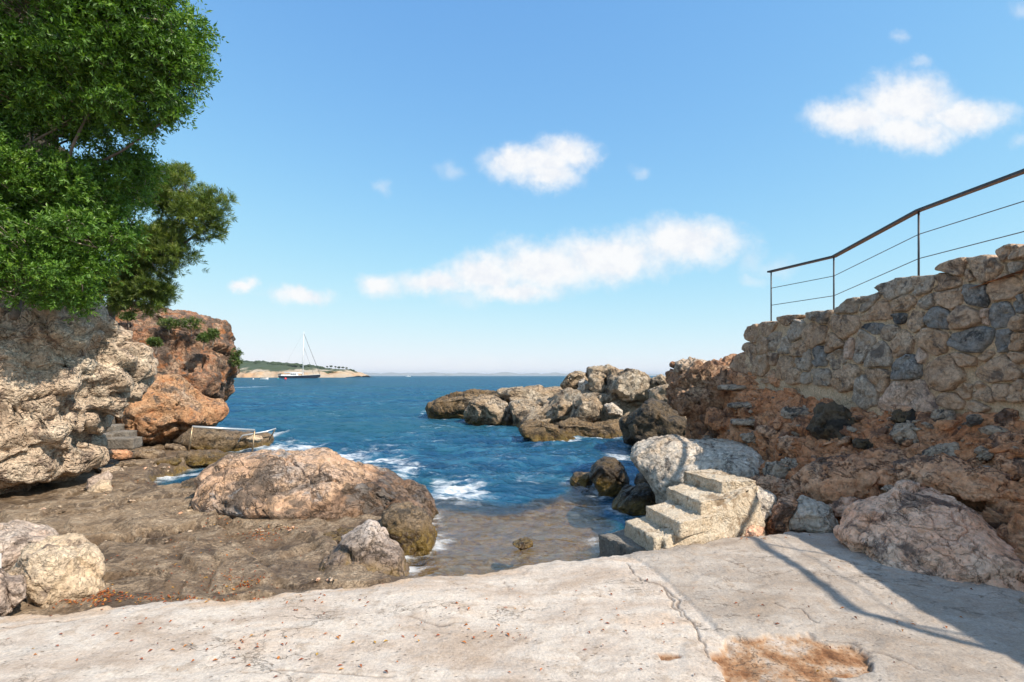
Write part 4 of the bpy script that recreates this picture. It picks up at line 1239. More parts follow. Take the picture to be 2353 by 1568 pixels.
# little stones: parts of the bank
rs = np.random.RandomState(21)
proto = []
for k in range(8):
    Vs, T = ico(3)
    n = Vs.copy()
    for i in range(9):
        d = rs.normal(size=3); d /= np.linalg.norm(d)
        ov = n @ d - rs.uniform(.6, .9)
        n -= np.where(ov > 0, ov, 0)[:, None] * d
    n = n * np.array([1, .8, .6]) * (1 + .15 * fbm(n * 2 + k, 2))[:, None]
    proto.append(make_mesh('stone', n, T, [M_BANKR, M_BANKR, M_EARTH, M_BANKG][k % 4]))
cnt = 0
while cnt < 260:
    x, y = rs.uniform(450, 2353), rs.uniform(850, 1530)
    h = hit(*c7([(x, y)])[0])
    if h is None or h.z < -.3 or h.x < 2.8: continue
    o_ = link('stone', proto[rs.randint(8)], Vector(h) - bank.location, bank)
    s0 = rs.uniform(.02, .05) * (1 + 1.5 * (rs.rand() < .2))
    o_.scale = (s0 * rs.uniform(.8, 1.8), s0, s0 * rs.uniform(.6, 1.0))
    o_.rotation_euler = tuple(rs.uniform(-.6, .6, 2)) + (rs.uniform(0, 6.28),)
    cnt += 1

# ------------------------------------------------------------------ concrete stairs
stairs = empty('concrete_stairs', (1.9, 5.4, 0))
tag(stairs, 'rough concrete stairs climbing from the cove beside the terrace', 'stairs')


def rough_block(corners_b, corners_t, n=14, seed=0, amp=.014):
    """eight-corner block, each face subdivided and weathered"""
    cb, ct = np.array(corners_b, float), np.array(corners_t, float)
    pts, faces = {}, []
    V = []

    def vid(p):
        k = tuple(np.round(p, 5))
        if k not in pts:
            pts[k] = len(V)
            V.append(p)
        return pts[k]

    def tri(u, v, w_):
        b = (1 - u) * (1 - v) * cb[0] + u * (1 - v) * cb[1] + u * v * cb[2] + (1 - u) * v * cb[3]
        t = (1 - u) * (1 - v) * ct[0] + u * (1 - v) * ct[1] + u * v * ct[2] + (1 - u) * v * ct[3]
        return b * (1 - w_) + t * w_
    g = np.linspace(0, 1, n)
    for f in range(6):
        for i in range(n - 1):
            for j in range(n - 1):
                q = []
                for a, b in ((i, j), (i + 1, j), (i + 1, j + 1), (i, j + 1)):
                    a, b = g[a], g[b]
                    uvw = [(a, b, 1), (b, a, 0), (a, 0, b), (1, a, b), (1 - a, 1, b), (0, 1 - a, b)][f]
                    q.append(vid(tri(*uvw)))
                faces.append(tuple(q))
    V = np.array(V)
    cen = V.mean(0)
    ext = np.abs(V - cen).max(0)
    q = V * 6 + seed
    N = normals(V, np.array(faces))
    V = V + N * (amp * fbm(q, 4) + .6 * amp * fbm(q * 4, 3))[:, None]
    return V, faces


da = np.array([.84, .54, 0])
def c8p(x, y, z):
    q_ = c8([(x, y)])[0]
    return G(q_[0], q_[1], z)
STEPS = [(c8p(180, 530, .07), c8p(335, 622, .07), .07), (c8p(297, 450, .20), c8p(478, 543, .20), .20), (c8p(405, 345, .33), c8p(592, 428, .33), .33), (c8p(500, 258, .46), c8p(705, 316, .46), .46)]
En, Ef = np.array([2.58, 5.50, 0]), np.array([2.40, 6.25, 0])
zprev = -.95
for k, (l, n_, z) in enumerate(STEPS):
    pl_ = [n_, En + da * .02 * k, Ef + da * .02 * k, l]
    cb = [np.array([q[0], q[1], zprev - .01 * (k > 0)]) for q in pl_]
    ct = [np.array([q[0], q[1], z]) for q in pl_]
    V, Fc = rough_block(cb, ct, 34, 3 + k * 5, .013)
    obj_from('step', V, Fc, M_STEP, parent=stairs, smooth_shade=True)
    zprev = z
# low first block standing in the water
l, n_ = c8p(40, 605, -.08), c8p(265, 688, -.08)
pl_ = [n_, n_ + da * .42, l + da * .45, l]
V, Fc = rough_block([np.array([q[0], q[1], -1.1]) for q in pl_], [np.array([q[0], q[1], -.08]) for q in pl_], 20, 33)
obj_from('step', V, Fc, M_BLOCK, parent=stairs)
# plaster smeared down the flank towards the terrace
f_a, f_b = STEPS[0][1] * [1, 1, 0] + da * .12, En * [1, 1, 0]
nn_ = np.array([.54, -.84, 0])
fb_ = [f_a + nn_ * .14, f_b + nn_ * .16, f_b - nn_ * .2, f_a - nn_ * .15]
ft_ = [np.array([q[0], q[1], h_]) for q, h_ in zip([f_a + nn_ * .03, f_b + nn_ * .05, f_b - nn_ * .2, f_a - nn_ * .15], (.05, .43, .43, .05))]
V, Fc = rough_block([np.array([q[0], q[1], -.25]) for q in fb_], ft_, 30, 51, .03)
obj_from('side_wall', V, Fc, M_STEP, parent=stairs)

# grey block steps at the foot of the pale cliff
bs = empty('block_steps', tuple(P(250, 1010, 14.0)))
tag(bs, 'small flight of grey concrete block steps by the pale cliff', 'stairs')
for k, (x0, x1, y0, y1, yy) in enumerate([(770, 832, 960, 1035, 14.6), (790, 900, 1018, 1092, 14.2), (722, 792, 1030, 1092, 14.0), (868, 1000, 1068, 1122, 13.9), (770, 870, 1085, 1135, 13.7), (740, 815, 880, 965, 15.0), (700, 1040, 1120, 1175, 13.4)]):
    (ax, ay2), (bx2, by2) = c2([(x0, y0), (x1, y1)])
    a, b = P(ax, ay2, yy), P(bx2, by2, yy)
    cb = [(a[0], yy - .02, b[2] - .1), (b[0], yy, b[2] - .1), (b[0] - .1, yy + .5, b[2] - .1), (a[0] - .1, yy + .5, b[2] - .1)]
    ct = [(p_[0], p_[1], a[2]) for p_ in cb]
    V, Fc = rough_block(cb, ct, 8, 70 + k, .012)
    obj_from('step', V, Fc, M_BLOCK, parent=bs)

# ------------------------------------------------------------------ bathing handrails at the left
hr = empty('handrail_frame', tuple(P(430, 1050, 13.2)))
tag(hr, 'stainless steel bathing handrail with two posts at the water edge', 'handrail')
f0, t0 = P(430, 1052, 13.2), P(442, 981, 13.2)
f1_, t1 = P(576, 1042, 14.4), P(585, 989, 14.4)
V, Fc = tube([t0, t1], .032, 10)
obj_from('top_rail', V, Fc, M_STEEL, parent=hr)
for a, b in ((f0, t0), (f1_ - np.array([0, 0, .3]), t1)):
    V, Fc = tube([a - np.array([0, 0, .1]), b], .024, 10)
    obj_from('post', V, Fc, M_BRASSY, parent=hr)
rock('footing', c2([(1368, 1292), (1385, 1260), (1440, 1238), (1520, 1235), (1550, 1250), (1520, 1290), (1420, 1305)]), 13.1, .28, 81, M_PALE, level=5, amp=.05, facet=6, label='white concrete footing round the near handrail post', cat='footing')
hr2 = empty('ladder_rail', tuple(P(590, 1015, 15.4)))
tag(hr2, 'short slanting steel rail at the tip of the wet rock', 'handrail')
V, Fc = tube([P(547, 1015, 15.2), P(557, 1001, 15.2), P(612, 992, 15.6), P(634, 985, 15.8)], .022, 8)
obj_from('top_rail', V, Fc, M_STEEL, parent=hr2)
for a, b in ((P(547, 1015, 15.2), P(541, 1024, 15.2)), (P(633, 985, 15.8), P(624, 1002, 15.8))):
    V, Fc = tube([a, b], .02, 8)
    obj_from('post', V, Fc, M_BRASSY, parent=hr2)
rock('footing', c2([(1930, 1120), (1980, 1095), (2050, 1098), (2070, 1120), (2020, 1150), (1950, 1150)]), 15.0, .2, 83, M_PALE, level=5, amp=.05, facet=6, label='white concrete footing on the wet rock beside the slanting rail', cat='footing')
# white post at the very edge of the picture
V, Fc = box(*(lambda c_: (c_[0] - .03, c_[0] + .009, c_[1] - .004, c_[1] + .004, -.5, c_[2]))(P(0, 1272, 4.75)))
wp_ = obj_from('white_post', V, Fc, M_WHITE, smooth_shade=False)
tag(wp_, 'thin white post at the left picture edge by the pinkish rock', 'post')

# ------------------------------------------------------------------ the sea
ang = np.linspace(math.radians(-60), math.radians(60), 370)
rad = np.concatenate([2.6 * np.exp(np.linspace(0, math.log(150 / 2.6), 450)), 150 * np.exp(np.linspace(.02, math.log(30000 / 150), 60))])
AA, RR = np.meshgrid(ang, rad, indexing='ij')
wx_, wy_ = (np.sin(AA) * RR).ravel(), (np.cos(AA) * RR).ravel()
R_ = RR.ravel()
q = np.stack([wx_, wy_, np.zeros_like(wx_)], 1)
fade1 = 1 - smooth(R_, 60, 160)
fade2 = 1 - smooth(R_, 18, 45)
rot = lambda q_, a: np.stack([q_[:, 0] * math.cos(a) + q_[:, 1] * math.sin(a), -q_[:, 0] * math.sin(a) + q_[:, 1] * math.cos(a), q_[:, 2]], 1)
qa, qb = rot(q, .35), rot(q, -.25)
wz = .19 * fbm(qa * np.array([.16, .42, 1]), 3) * fade1
wz += .15 * (ridged(qb * np.array([.45, 1.05, 1]) + 3, 3) - .3) * fade1
wz += .085 * (ridged(qa * np.array([1.3, 2.6, 1]) + 8, 3) - .3) * fade2
bedz = np.full_like(wx_, -4.0)
nr = (R_ < 30) & (wx_ < 14)
bedz[nr] = shore_z(wx_[nr], wy_[nr], False)
calm = .50 + .50 * smooth(-bedz, .9, 1.8)
wz *= calm
shal = np.zeros_like(wx_)
jn = .16 * fbm(q[nr] * 1.1, 3) + .07 * fbm(q[nr] * 4 + 3, 3)
shal[nr] = smooth(np.maximum(sdf(wx_[nr], wy_[nr], SHELF), sdf(wx_[nr], wy_[nr], PLAT) + .15) + jn, -.14, .12)
# foam: round the rocks and in the broken water of the cove
sp = np.vstack(SHORE_PTS)
kd = KDTree(len(sp))
for i, (a, b) in enumerate(sp):
    kd.insert((a, b, 0), i)
kd.balance()
dist = np.full(len(wx_), 9.0)
for i in np.nonzero((R_ < 36) & (R_ > 5))[0]:
    dist[i] = kd.find((wx_[i], wy_[i], 0))[2]
foam = .62 * np.exp(-dist / (.22 + .010 * R_))
for (fx, fy, rx, ry2, k) in [(860, 1068, 110, 36, .9), (800, 1050, 90, 22, .8), (935, 1090, 60, 30, .75), (1060, 1132, 90, 30, .95), (1010, 1120, 60, 30, .6), (640, 1035, 90, 22, .9), (700, 1035, 60, 16, .8), (395, 1098, 55, 18, .9),
                             (620, 1000, 40, 16, .85), (1430, 1052, 55, 24, .75), (1300, 1050, 90, 22, .45), (1240, 1020, 70, 14, .4), (1080, 1085, 150, 50, .30), (1000, 985, 80, 14, .4), (1120, 985, 70, 10, .4),
                             (575, 890, 50, 5, .6), (600, 1062, 60, 14, .7), (1370, 1260, 60, 40, .5), (1340, 1150, 60, 40, .35), (960, 1010, 160, 40, .34), (1200, 1100, 160, 40, .34), (900, 1030, 120, 30, .45), (1180, 1060, 120, 25, .36), (1100, 940, 120, 10, .34), (750, 950, 160, 14, .32), (700, 905, 160, 8, .34), (1150, 1230, 180, 50, .26), (1000, 1180, 60, 20, .45), (860, 925, 140, 10, .32), (985, 948, 30, 8, .6), (1330, 1010, 40, 10, .5)]:
    c0 = G(fx, fy, SEA)
    dx_ = G(fx + rx, fy, SEA)[0] - c0[0]
    dy_ = (G(fx, fy - ry2, SEA)[1] - G(fx, fy + ry2, SEA)[1]) / 2
    ee = ((wx_ - c0[0]) / dx_) ** 2 + ((wy_ - c0[1]) / max(dy_, .1)) ** 2
    foam = np.maximum(foam, k * np.exp(-ee * 1.1) * .78)
crest = smooth(wz, .14, .28) * fade1 * .50
foam = np.maximum(foam, crest * smooth(fbm(q * .25 + 9, 2), 0, .4))
wz += .05 * foam * fbm(q * 5, 3) * fade2
m, nt, out = new_mat('sea_water')
pos = nd(nt, 'ShaderNodeNewGeometry').outputs['Position']
fo = nd(nt, 'ShaderNodeAttribute', attribute_name='foam').outputs['Fac']
sh_ = nd(nt, 'ShaderNodeAttribute', attribute_name='shallow').outputs['Fac']
mp = nd(nt, 'ShaderNodeMapping', {'Vector': pos, 'Rotation': (0, 0, .3), 'Scale': (.55, 1.0, 1.0)}).outputs[0]
w1 = noise(nt, mp, 1.5, 6, .62, .5)
w2 = noise(nt, mp, 6.0, 5, .65, .6)
w3 = noise(nt, mp, .12, 4, .55)
w4 = noise(nt, mp, .035, 3, .5)
hgt = mth(nt, 'ADD', mth(nt, 'MULTIPLY', w1, .40), mth(nt, 'MULTIPLY', w2, .05))
hgt = mth(nt, 'ADD', hgt, mth(nt, 'MULTIPLY', w3, 1.6))
bp = nd(nt, 'ShaderNodeBump', {'Height': hgt, 'Distance': 1.0, 'Strength': mth(nt, 'SUBTRACT', .9, mth(nt, 'MULTIPLY', sh_, .25))}).outputs[0]
dc = ramp(nt, w1, [(.34, (.003, .032, .066)), (.5, (.009, .066, .118)), (.66, (.032, .135, .195))])  # wave shading put into the colour: crests lighter, troughs darker
dc = mix(nt, sstep(nt, w3, .42, .62), dc, (.014, .085, .105))
dc = mix(nt, mth(nt, 'MULTIPLY', sh_, .8), dc, (.06, .115, .115))
fr0 = nd(nt, 'ShaderNodeFresnel', {'IOR': 1.33, 'Normal': bp}).outputs[0]
bd = nd(nt, 'ShaderNodeBsdfDiffuse', {'Color': dc, 'Normal': bp})
bgl = nd(nt, 'ShaderNodeBsdfGlossy', {'Roughness': .06, 'Normal': bp, 'Color': (.50, .74, 1, 1)})  # blue tint put in for reflections of the higher, bluer sky
body = nd(nt, 'ShaderNodeMixShader', {0: mth(nt, 'MINIMUM', mth(nt, 'MULTIPLY', fr0, .8), .24), 1: bd.outputs[0], 2: bgl.outputs[0]})
tr = nd(nt, 'ShaderNodeBsdfTransparent', {'Color': (.95, .91, .83, 1)})
gl = nd(nt, 'ShaderNodeBsdfGlossy', {'Roughness': .06, 'Normal': bp, 'Color': (1, 1, 1, 1)})
fr_ = nd(nt, 'ShaderNodeFresnel', {'IOR': 1.33, 'Normal': bp}).outputs[0]
clear = nd(nt, 'ShaderNodeMixShader', {0: mth(nt, 'MINIMUM', mth(nt, 'MULTIPLY', fr_, .8), .24), 1: tr.outputs[0], 2: gl.outputs[0]})
ms = nd(nt, 'ShaderNodeMixShader', {0: mth(nt, 'MULTIPLY', sh_, .93), 1: body.outputs[0], 2: clear.outputs[0]})
fn = noise(nt, vmath(nt, 'ADD', mp, vmath(nt, 'MULTIPLY', nd(nt, 'ShaderNodeTexNoise', {'Vector': mp, 'Scale': 1.2, 'Detail': 3.0}).outputs[1], (.9, .9, 0))), 3.0, 9, .72)
ln1 = noise(nt, vmath(nt, 'ADD', mp, vmath(nt, 'MULTIPLY', nd(nt, 'ShaderNodeTexNoise', {'Vector': mp, 'Scale': 2.5, 'Detail': 3.0}).outputs[1], (.5, .5, 0))), 1.9, 5, .6)
lace = mth(nt, 'SUBTRACT', 1.0, mth(nt, 'MULTIPLY', mth(nt, 'ABSOLUTE', mth(nt, 'SUBTRACT', ln1, .5)), 9.0), clamp=True)
fsum = mth(nt, 'ADD', fo, mth(nt, 'MULTIPLY', mth(nt, 'SUBTRACT', fn, .5), 1.9))
fsum = mth(nt, 'ADD', fsum, mth(nt, 'MULTIPLY', lace, mth(nt, 'ADD', .04, mth(nt, 'MULTIPLY', fo, .55))))
fm = sstep(nt, fsum, .42, 1.30)
fmat = nd(nt, 'ShaderNodeBsdfDiffuse', {'Color': (.80, .83, .86, 1)})
ms2 = nd(nt, 'ShaderNodeMixShader', {0: mth(nt, 'MULTIPLY', fm, .90), 1: ms.outputs[0], 2: fmat.outputs[0]})
nt.links.new(ms2.outputs[0], out.inputs[0])
M_SEA = m
sea = obj_from('sea', np.stack([wx_, wy_, SEA + wz], 1), grid_faces(len(ang), len(rad))[:, ::-1], M_SEA, base=np.array([0, 0, SEA]), attrs={'foam': foam, 'shallow': shal})
tag(sea, 'choppy blue sea with foam in the cove', kind='structure')

# ------------------------------------------------------------------ far headland
def headland(name, pts, Y, depth, mat, seed, label, nu=260, nv=26):
    """pts: skyline (px,py) of the headland at distance Y"""
    pxs = np.linspace(pts[0][0], pts[-1][0], nu)
    pys = np.interp(pxs, [a for a, b in pts], [b for a, b in pts])
    V = []
    for i in range(nu):
        top = P(pxs[i], pys[i], Y)
        hgt_ = top[2] - SEA
        for j in range(nv):
            t = j / (nv - 1)
            prof_ = min(1, (t / .6)) ** .55 if t < .6 else 1 - ((t - .6) / .4) ** 2 * .9
            V.append((top[0], Y - depth * .6 + depth * t, SEA - .5 + (hgt_ + .5) * prof_))
    V = np.array(V)
    e = Y / 600.0
    V[:, 2] += (np.clip((V[:, 2] - SEA) / 4, 0, 1)) * (2.0 * e * fbm(V * .05 / e + seed, 4))
    V[:, 1] += 12 * e * fbm(V * np.array([.03, .03, .1]) / e + seed, 4)
    o_ = obj_from(name, V, grid_faces(nu, nv)[:, ::-1], mat, base=np.array([V[:, 0].mean(), Y, SEA]))
    tag(o_, label, kind='structure')
    return V


m, nt, out = new_mat('headland_ground')
pos = nd(nt, 'ShaderNodeNewGeometry').outputs['Position']
z = nd(nt, 'ShaderNodeSeparateXYZ', {0: pos}).outputs[2]
n1 = noise(nt, pos, .05, 6, .65)
n2 = noise(nt, pos, .35, 6, .7)
c = ramp(nt, n1, [(.35, (.40, .34, .26)), (.5, (.42, .32, .22)), (.62, (.44, .27, .15))])
g = mth(nt, 'ADD', .5, n2)
c = mix(nt, 1.0, c, nd(nt, 'ShaderNodeCombineColor', {0: g, 1: g, 2: g}).outputs[0], 'MULTIPLY')
gr = sstep(nt, mth(nt, 'ADD', z, mth(nt, 'MULTIPLY', mth(nt, 'SUBTRACT', n1, .5), 22)), 6.0, 8.5)
c = mix(nt, gr, c, mix(nt, n2, (.02, .035, .014), (.06, .085, .03)))
principled(nt, out, Base_Color=c, Roughness=.95)
M_HEAD = m
HL = [(380, 824), (470, 828), (540, 832), (575, 834), (640, 837), (700, 841), (760, 846), (800, 851), (822, 857), (834, 863)]
VH = headland('headland', HL, 620, 120, M_HEAD, 3, 'far headland with ochre cliffs and dark scrub across the water')
M_FARG = simple_mat('far_pine_green', (.030, .050, .018), .95, 0, .5, .5)
Vs, T = ico(2)
parts_v, parts_f = [], []
rs = np.random.RandomState(8)
off_ = 0
for k in range(520):
    px = rs.uniform(380, 742)
    ty = np.interp(px, [a for a, b in HL], [b for a, b in HL])
    yy = rs.uniform(612, 660)
    p_ = P(px, ty + rs.uniform(-1, 6.5) * (1 if px < 640 else .5), yy)
    r_ = rs.uniform(1.6, 3.4) * (1 if px < 700 else .7)
    n = Vs * np.array([r_ * rs.uniform(1, 1.7), r_, r_ * rs.uniform(.6, 1.0)]) * (1 + .3 * fbm(Vs * 1.5 + k, 2))[:, None] + p_
    parts_v.append(n)
    parts_f.append(T + off_)
    off_ += len(n)
wood = obj_from('headland_wood', np.vstack(parts_v), np.vstack(parts_f), M_FARG, smooth_shade=False)
tag(wood, 'dark pine wood covering the far headland', 'wood', kind='stuff')
for k, px in enumerate([752, 761, 771, 779, 788, 796, 806, 812]):
    ty = float(np.interp(px, [a for a, b in HL], [b for a, b in HL]))
    base = P(px, ty + .6, 618)
    t_o = empty('pine_tree', tuple(base))
    tag(t_o, 'tiny dark tree standing on the skyline of the headland tip', 'tree', 'trees along the headland tip')
    hh = rs.uniform(2.0, 3.6)
    V, Fc = tube([base, base + np.array([.1, 0, hh * .6])], .16, 5)
    obj_from('trunk', V, Fc, M_BLUFF, parent=t_o)
    n = Vs * np.array([1.8, 1.5, 1.0]) * rs.uniform(.7, 1.2) * (1 + .35 * fbm(Vs * 1.5 + k, 2))[:, None] + base + np.array([0, 0, hh * .8])
    obj_from('crown', n, T, M_FARG, parent=t_o, smooth_shade=False)
M_COAST = simple_mat('far_coast_land', (.16, .17, .14), .95, 0, .3, .004)
headland('far_coast', [(700, 861.5), (830, 858.6), (960, 857.2), (1080, 857.6), (1200, 858.6), (1330, 859.6), (1450, 860.8), (1560, 862.5)], 9000, 900, M_COAST, 9, 'faint low coast on the horizon', 120, 12)

# ------------------------------------------------------------------ boats and buoys
BY = 420.0
bc = G(687, 868.5, SEA); bc = np.array([(687 - CX) / F * BY, BY, SEA])
yacht = empty('sailing_yacht', tuple(bc))
tag(yacht, 'large dark-hulled sailing yacht with a tall white mast at anchor', 'yacht')
U = BY / F     # metres per 2353-px at the yacht


def yb(px, py, dy=0.0):
    return np.array([(px - CX) * U, BY + dy, SEA + (868.0 - py) * U])


def loft(rings):
    V, Fc = [], []
    n = len(rings[0])
    for r_ in rings: V += [np.array(a) for a in r_]
    for i in range(len(rings) - 1):
        for k in range(n - 1):
            Fc.append((i * n + k, i * n + k + 1, (i + 1) * n + k + 1, (i + 1) * n + k))
        Fc.append((i * n + n - 1, i * n, (i + 1) * n, (i + 1) * n + n - 1))
    Fc.append(tuple(range(n - 1, -1, -1)))
    Fc.append(tuple((len(rings) - 1) * n + k for k in range(n)))
    return V, Fc


hull = []
for t, hw, zt, zb2 in [(0, 1.6, 2.0, .6), (.08, 2.4, 1.95, -.4), (.3, 3.2, 1.9, -.8), (.55, 3.3, 2.1, -.8), (.75, 2.6, 2.45, -.6), (.9, 1.3, 2.8, -.2), (1.0, .12, 3.1, 1.2)]:
    x = bc[0] - 16.5 + 34.0 * t
    hull.append([(x, BY - hw, SEA + zt), (x, BY - hw * .8, SEA + zb2 + .5), (x, BY, SEA + zb2), (x, BY + hw * .8, SEA + zb2 + .5), (x, BY + hw, SEA + zt)])
obj_from('hull', *loft(hull), M_NAVY, parent=yacht, smooth_shade=False)
dk = [[(r_[0][0], r_[0][1] - .03, r_[0][2]), (r_[0][0], r_[0][1] - .03, r_[0][2] + .22), (r_[4][0], r_[4][1] + .03, r_[4][2] + .22), (r_[4][0], r_[4][1] + .03, r_[4][2])] for r_ in hull]
obj_from('deck', *loft(dk), M_WHITE, parent=yacht, smooth_shade=False)
x0 = bc[0]
cab = [[(x0 - 7.4, BY - 1.7, SEA + 2), (x0 - 6.2, BY - 1.4, SEA + 4.3), (x0 - 6.2, BY + 1.4, SEA + 4.3), (x0 - 7.4, BY + 1.7, SEA + 2)], [(x0 - .4, BY - 1.6, SEA + 2), (x0 - 2.4, BY - 1.3, SEA + 4.2), (x0 - 2.4, BY + 1.3, SEA + 4.2), (x0 - .4, BY + 1.6, SEA + 2)]]
cabin_ = obj_from('cabin', *loft(cab), M_WHITE, parent=yacht, smooth_shade=False)
for a in (-6.2, -4.6, -3.0):
    obj_from('window', *box(x0 + a, x0 + a + 1.2, BY - 1.72, BY - 1.5, SEA + 3.0, SEA + 3.8), M_DARKGLASS, parent=cabin_, smooth_shade=False)
obj_from('cockpit', *box(x0 - 14.2, x0 - 8.2, BY - 1.5, BY + 1.5, SEA + 2.1, SEA + 3.1), M_WHITE, parent=yacht, smooth_shade=False)
mx = yb(696, 860)[0]
V, Fc = tube([(mx, BY, SEA + 2), (mx + .3, BY, SEA + 18), (mx + .9, BY, SEA + 38.3)], [.34, .30, .18], 10)
obj_from('mast', V, Fc, M_WHITE, parent=yacht)
V, Fc = tube([(mx - .3, BY, SEA + 4.2), (mx - 15.0, BY, SEA + 4.7)], .34, 8)
obj_from('boom', V, Fc, M_WHITE, parent=yacht)
for hz, xe, r_ in ((37.0, 17.2, .17), (25.5, 12.0, .10)):
    V, Fc = tube([(mx + .7, BY, SEA + hz), (x0 + xe, BY, SEA + 3.2)], r_, 6)
    obj_from('furled_sail', V, Fc, M_CABLE, parent=yacht)
V, Fc = tube([(mx + .8, BY, SEA + 37.8), (x0 - 16.2, BY, SEA + 2.2)], .03, 5)
obj_from('backstay', V, Fc, M_CABLE, parent=yacht)
for sgn in (-1, 1):
    V, Fc = tube([(mx + .4, BY, SEA + 25), (mx, BY + 3.0 * sgn, SEA + 2.2)], .03, 5)
    obj_from('shroud', V, Fc, M_CABLE, parent=yacht)
for hz in (14, 22, 30):
    V, Fc = tube([(mx + .4, BY - 1.6, SEA + hz), (mx + .4, BY + 1.6, SEA + hz)], .07, 5)
    obj_from('spreader', V, Fc, M_WHITE, parent=yacht)


def small_boat(name, px, Yb, length, label, cat, cabin=False):
    b = np.array([(px - CX) / F * Yb, Yb, SEA])
    e = empty(name, tuple(b))
    tag(e, label, cat)
    rings = []
    for t, hw, zt in [(0, .9, .75), (.3, 1.0, .7), (.7, .8, .85), (.92, .35, 1.0), (1, .05, 1.1)]:
        x = b[0] - length / 2 + length * t
        rings.append([(x, Yb - hw, SEA + zt), (x, Yb - hw * .7, SEA - .1), (x, Yb + hw * .7, SEA - .1), (x, Yb + hw, SEA + zt)])
    obj_from('hull', *loft(rings), M_WHITE, parent=e, smooth_shade=False)
    if cabin:
        obj_from('cabin', *box(b[0] - length * .15, b[0] + length * .12, Yb - .6, Yb + .6, SEA + .7, SEA + 1.7), M_WHITE, parent=e, smooth_shade=False)
    else:
        obj_from('engine', *box(b[0] - length / 2 - .35, b[0] - length / 2 + .1, Yb - .2, Yb + .2, SEA + .1, SEA + 1.2), M_CABLE, parent=e, smooth_shade=False)
    return e


small_boat('dinghy', 608, 300, 4.4, 'small white dinghy afloat left of the yacht', 'dinghy')
small_boat('motorboat', 938, 900, 9.0, 'tiny white motorboat far out near the horizon', 'boat', True)


def buoy(px, Yb, r_, mat, label):
    b = np.array([(px - CX) / F * Yb, Yb, SEA])
    e = empty('buoy', tuple(b))
    tag(e, label, 'buoy')
    Vs3, T3 = ico(3)
    obj_from('float', Vs3 * np.array([r_, r_, r_ * .95]) + b + np.array([0, 0, r_ * .45]), T3, mat, parent=e)
    V, Fc = tube([b + np.array([0, 0, r_ * 1.2]), b + np.array([0, 0, r_ * 2.0])], r_ * .16, 6)
    obj_from('ring_post', V, Fc, M_CABLE, parent=e)


buoy(656, 300, .75, M_RED, 'red mooring buoy in front of the yacht')
buoy(582, 300, .42, M_WHITE, 'small white buoy left of the dinghy')
buoy(639, 320, .45, M_TEAL, 'small teal buoy at the stern of the yacht')

# ------------------------------------------------------------------ trees at the left
def leaf_mat(name, dark, light, warm, trans=.26):
    m, nt, out = new_mat(name)
    r_ = nd(nt, 'ShaderNodeAttribute', attribute_name='rnd').outputs['Fac']
    pos = nd(nt, 'ShaderNodeNewGeometry').outputs['Position']
    n = noise(nt, pos, 1.6, 4, .6)
    f = mth(nt, 'ADD', mth(nt, 'MULTIPLY', r_, .55), mth(nt, 'MULTIPLY', n, .5))
    c = ramp(nt, f, [(.25, dark), (.60, light), (.80, (light[0] * 1.45, light[1] * 1.12, light[2])), (.93, light), (.97, warm)])
    d = nd(nt, 'ShaderNodeBsdfPrincipled', {'Base Color': c, 'Roughness': .48, 'Specular IOR Level': .45})
    t = nd(nt, 'ShaderNodeBsdfTranslucent', {'Color': mix(nt, 1.0, c, (1.3, 1.5, .5), 'MULTIPLY')})
    ms = nd(nt, 'ShaderNodeMixShader', {0: trans, 1: d.outputs[0], 2: t.outputs[0]})
    nt.links.new(ms.outputs[0], out.inputs[0])
    return m


M_LEAF = leaf_mat('mastic_leaves', (.020, .060, .010), (.125, .258, .030), (.20, .09, .03))
M_LEAF2 = leaf_mat('dark_mastic_leaves', (.018, .048, .009), (.060, .150, .020), (.20, .09, .03))
M_PINE = leaf_mat('pine_needles', (.040, .080, .014), (.165, .235, .042), (.22, .13, .05), .25)
M_SHRUB = leaf_mat('shrub_leaves', (.035, .070, .015), (.11, .17, .04), (.2, .15, .05))
M_BARK = simple_mat('grey_bark', (.19, .155, .13), .9, 0, .4, 6, .02)
M_TWIG = simple_mat('pale_twigs', (.40, .33, .27), .9, 0, .35, 6)


def sample_clusters(blobs, n, rs, shell=.38, gate=-.12, gfreq=1.1, lumps=0.22):
    C_, O_ = [], []
    cen = np.array([b[0] for b in blobs]); rad_ = np.array([b[1] for b in blobs])
    wgt = (rad_[:, 0] * rad_[:, 1] + rad_[:, 1] * rad_[:, 2] + rad_[:, 0] * rad_[:, 2]); wgt /= wgt.sum()
    tot = 0
    while tot < n:
        k = rs.choice(len(blobs), 4000, p=wgt)
        d = rs.normal(size=(4000, 3)); d /= np.linalg.norm(d, axis=1)[:, None]
        f = 1 - shell * rs.rand(4000) ** 1.6
        p_ = cen[k] + d * rad_[k] * f[:, None]
        lump = 1 + lumps * fbm(p_ * 1.2 + 4, 3)
        p_ = cen[k] + (p_ - cen[k]) * lump[:, None]
        ok = fbm(p_ * gfreq + 40, 3) > gate
        for j in range(len(blobs)):
            e = (((p_ - cen[j]) / rad_[j]) ** 2).sum(1)
            ok &= ~((e < .42) & (k != j))
        out_ = d / rad_[k]
        out_ /= np.linalg.norm(out_, axis=1)[:, None]
        C_.append(p_[ok]); O_.append(out_[ok])
        tot += ok.sum()
    return np.vstack(C_)[:n], np.vstack(O_)[:n]


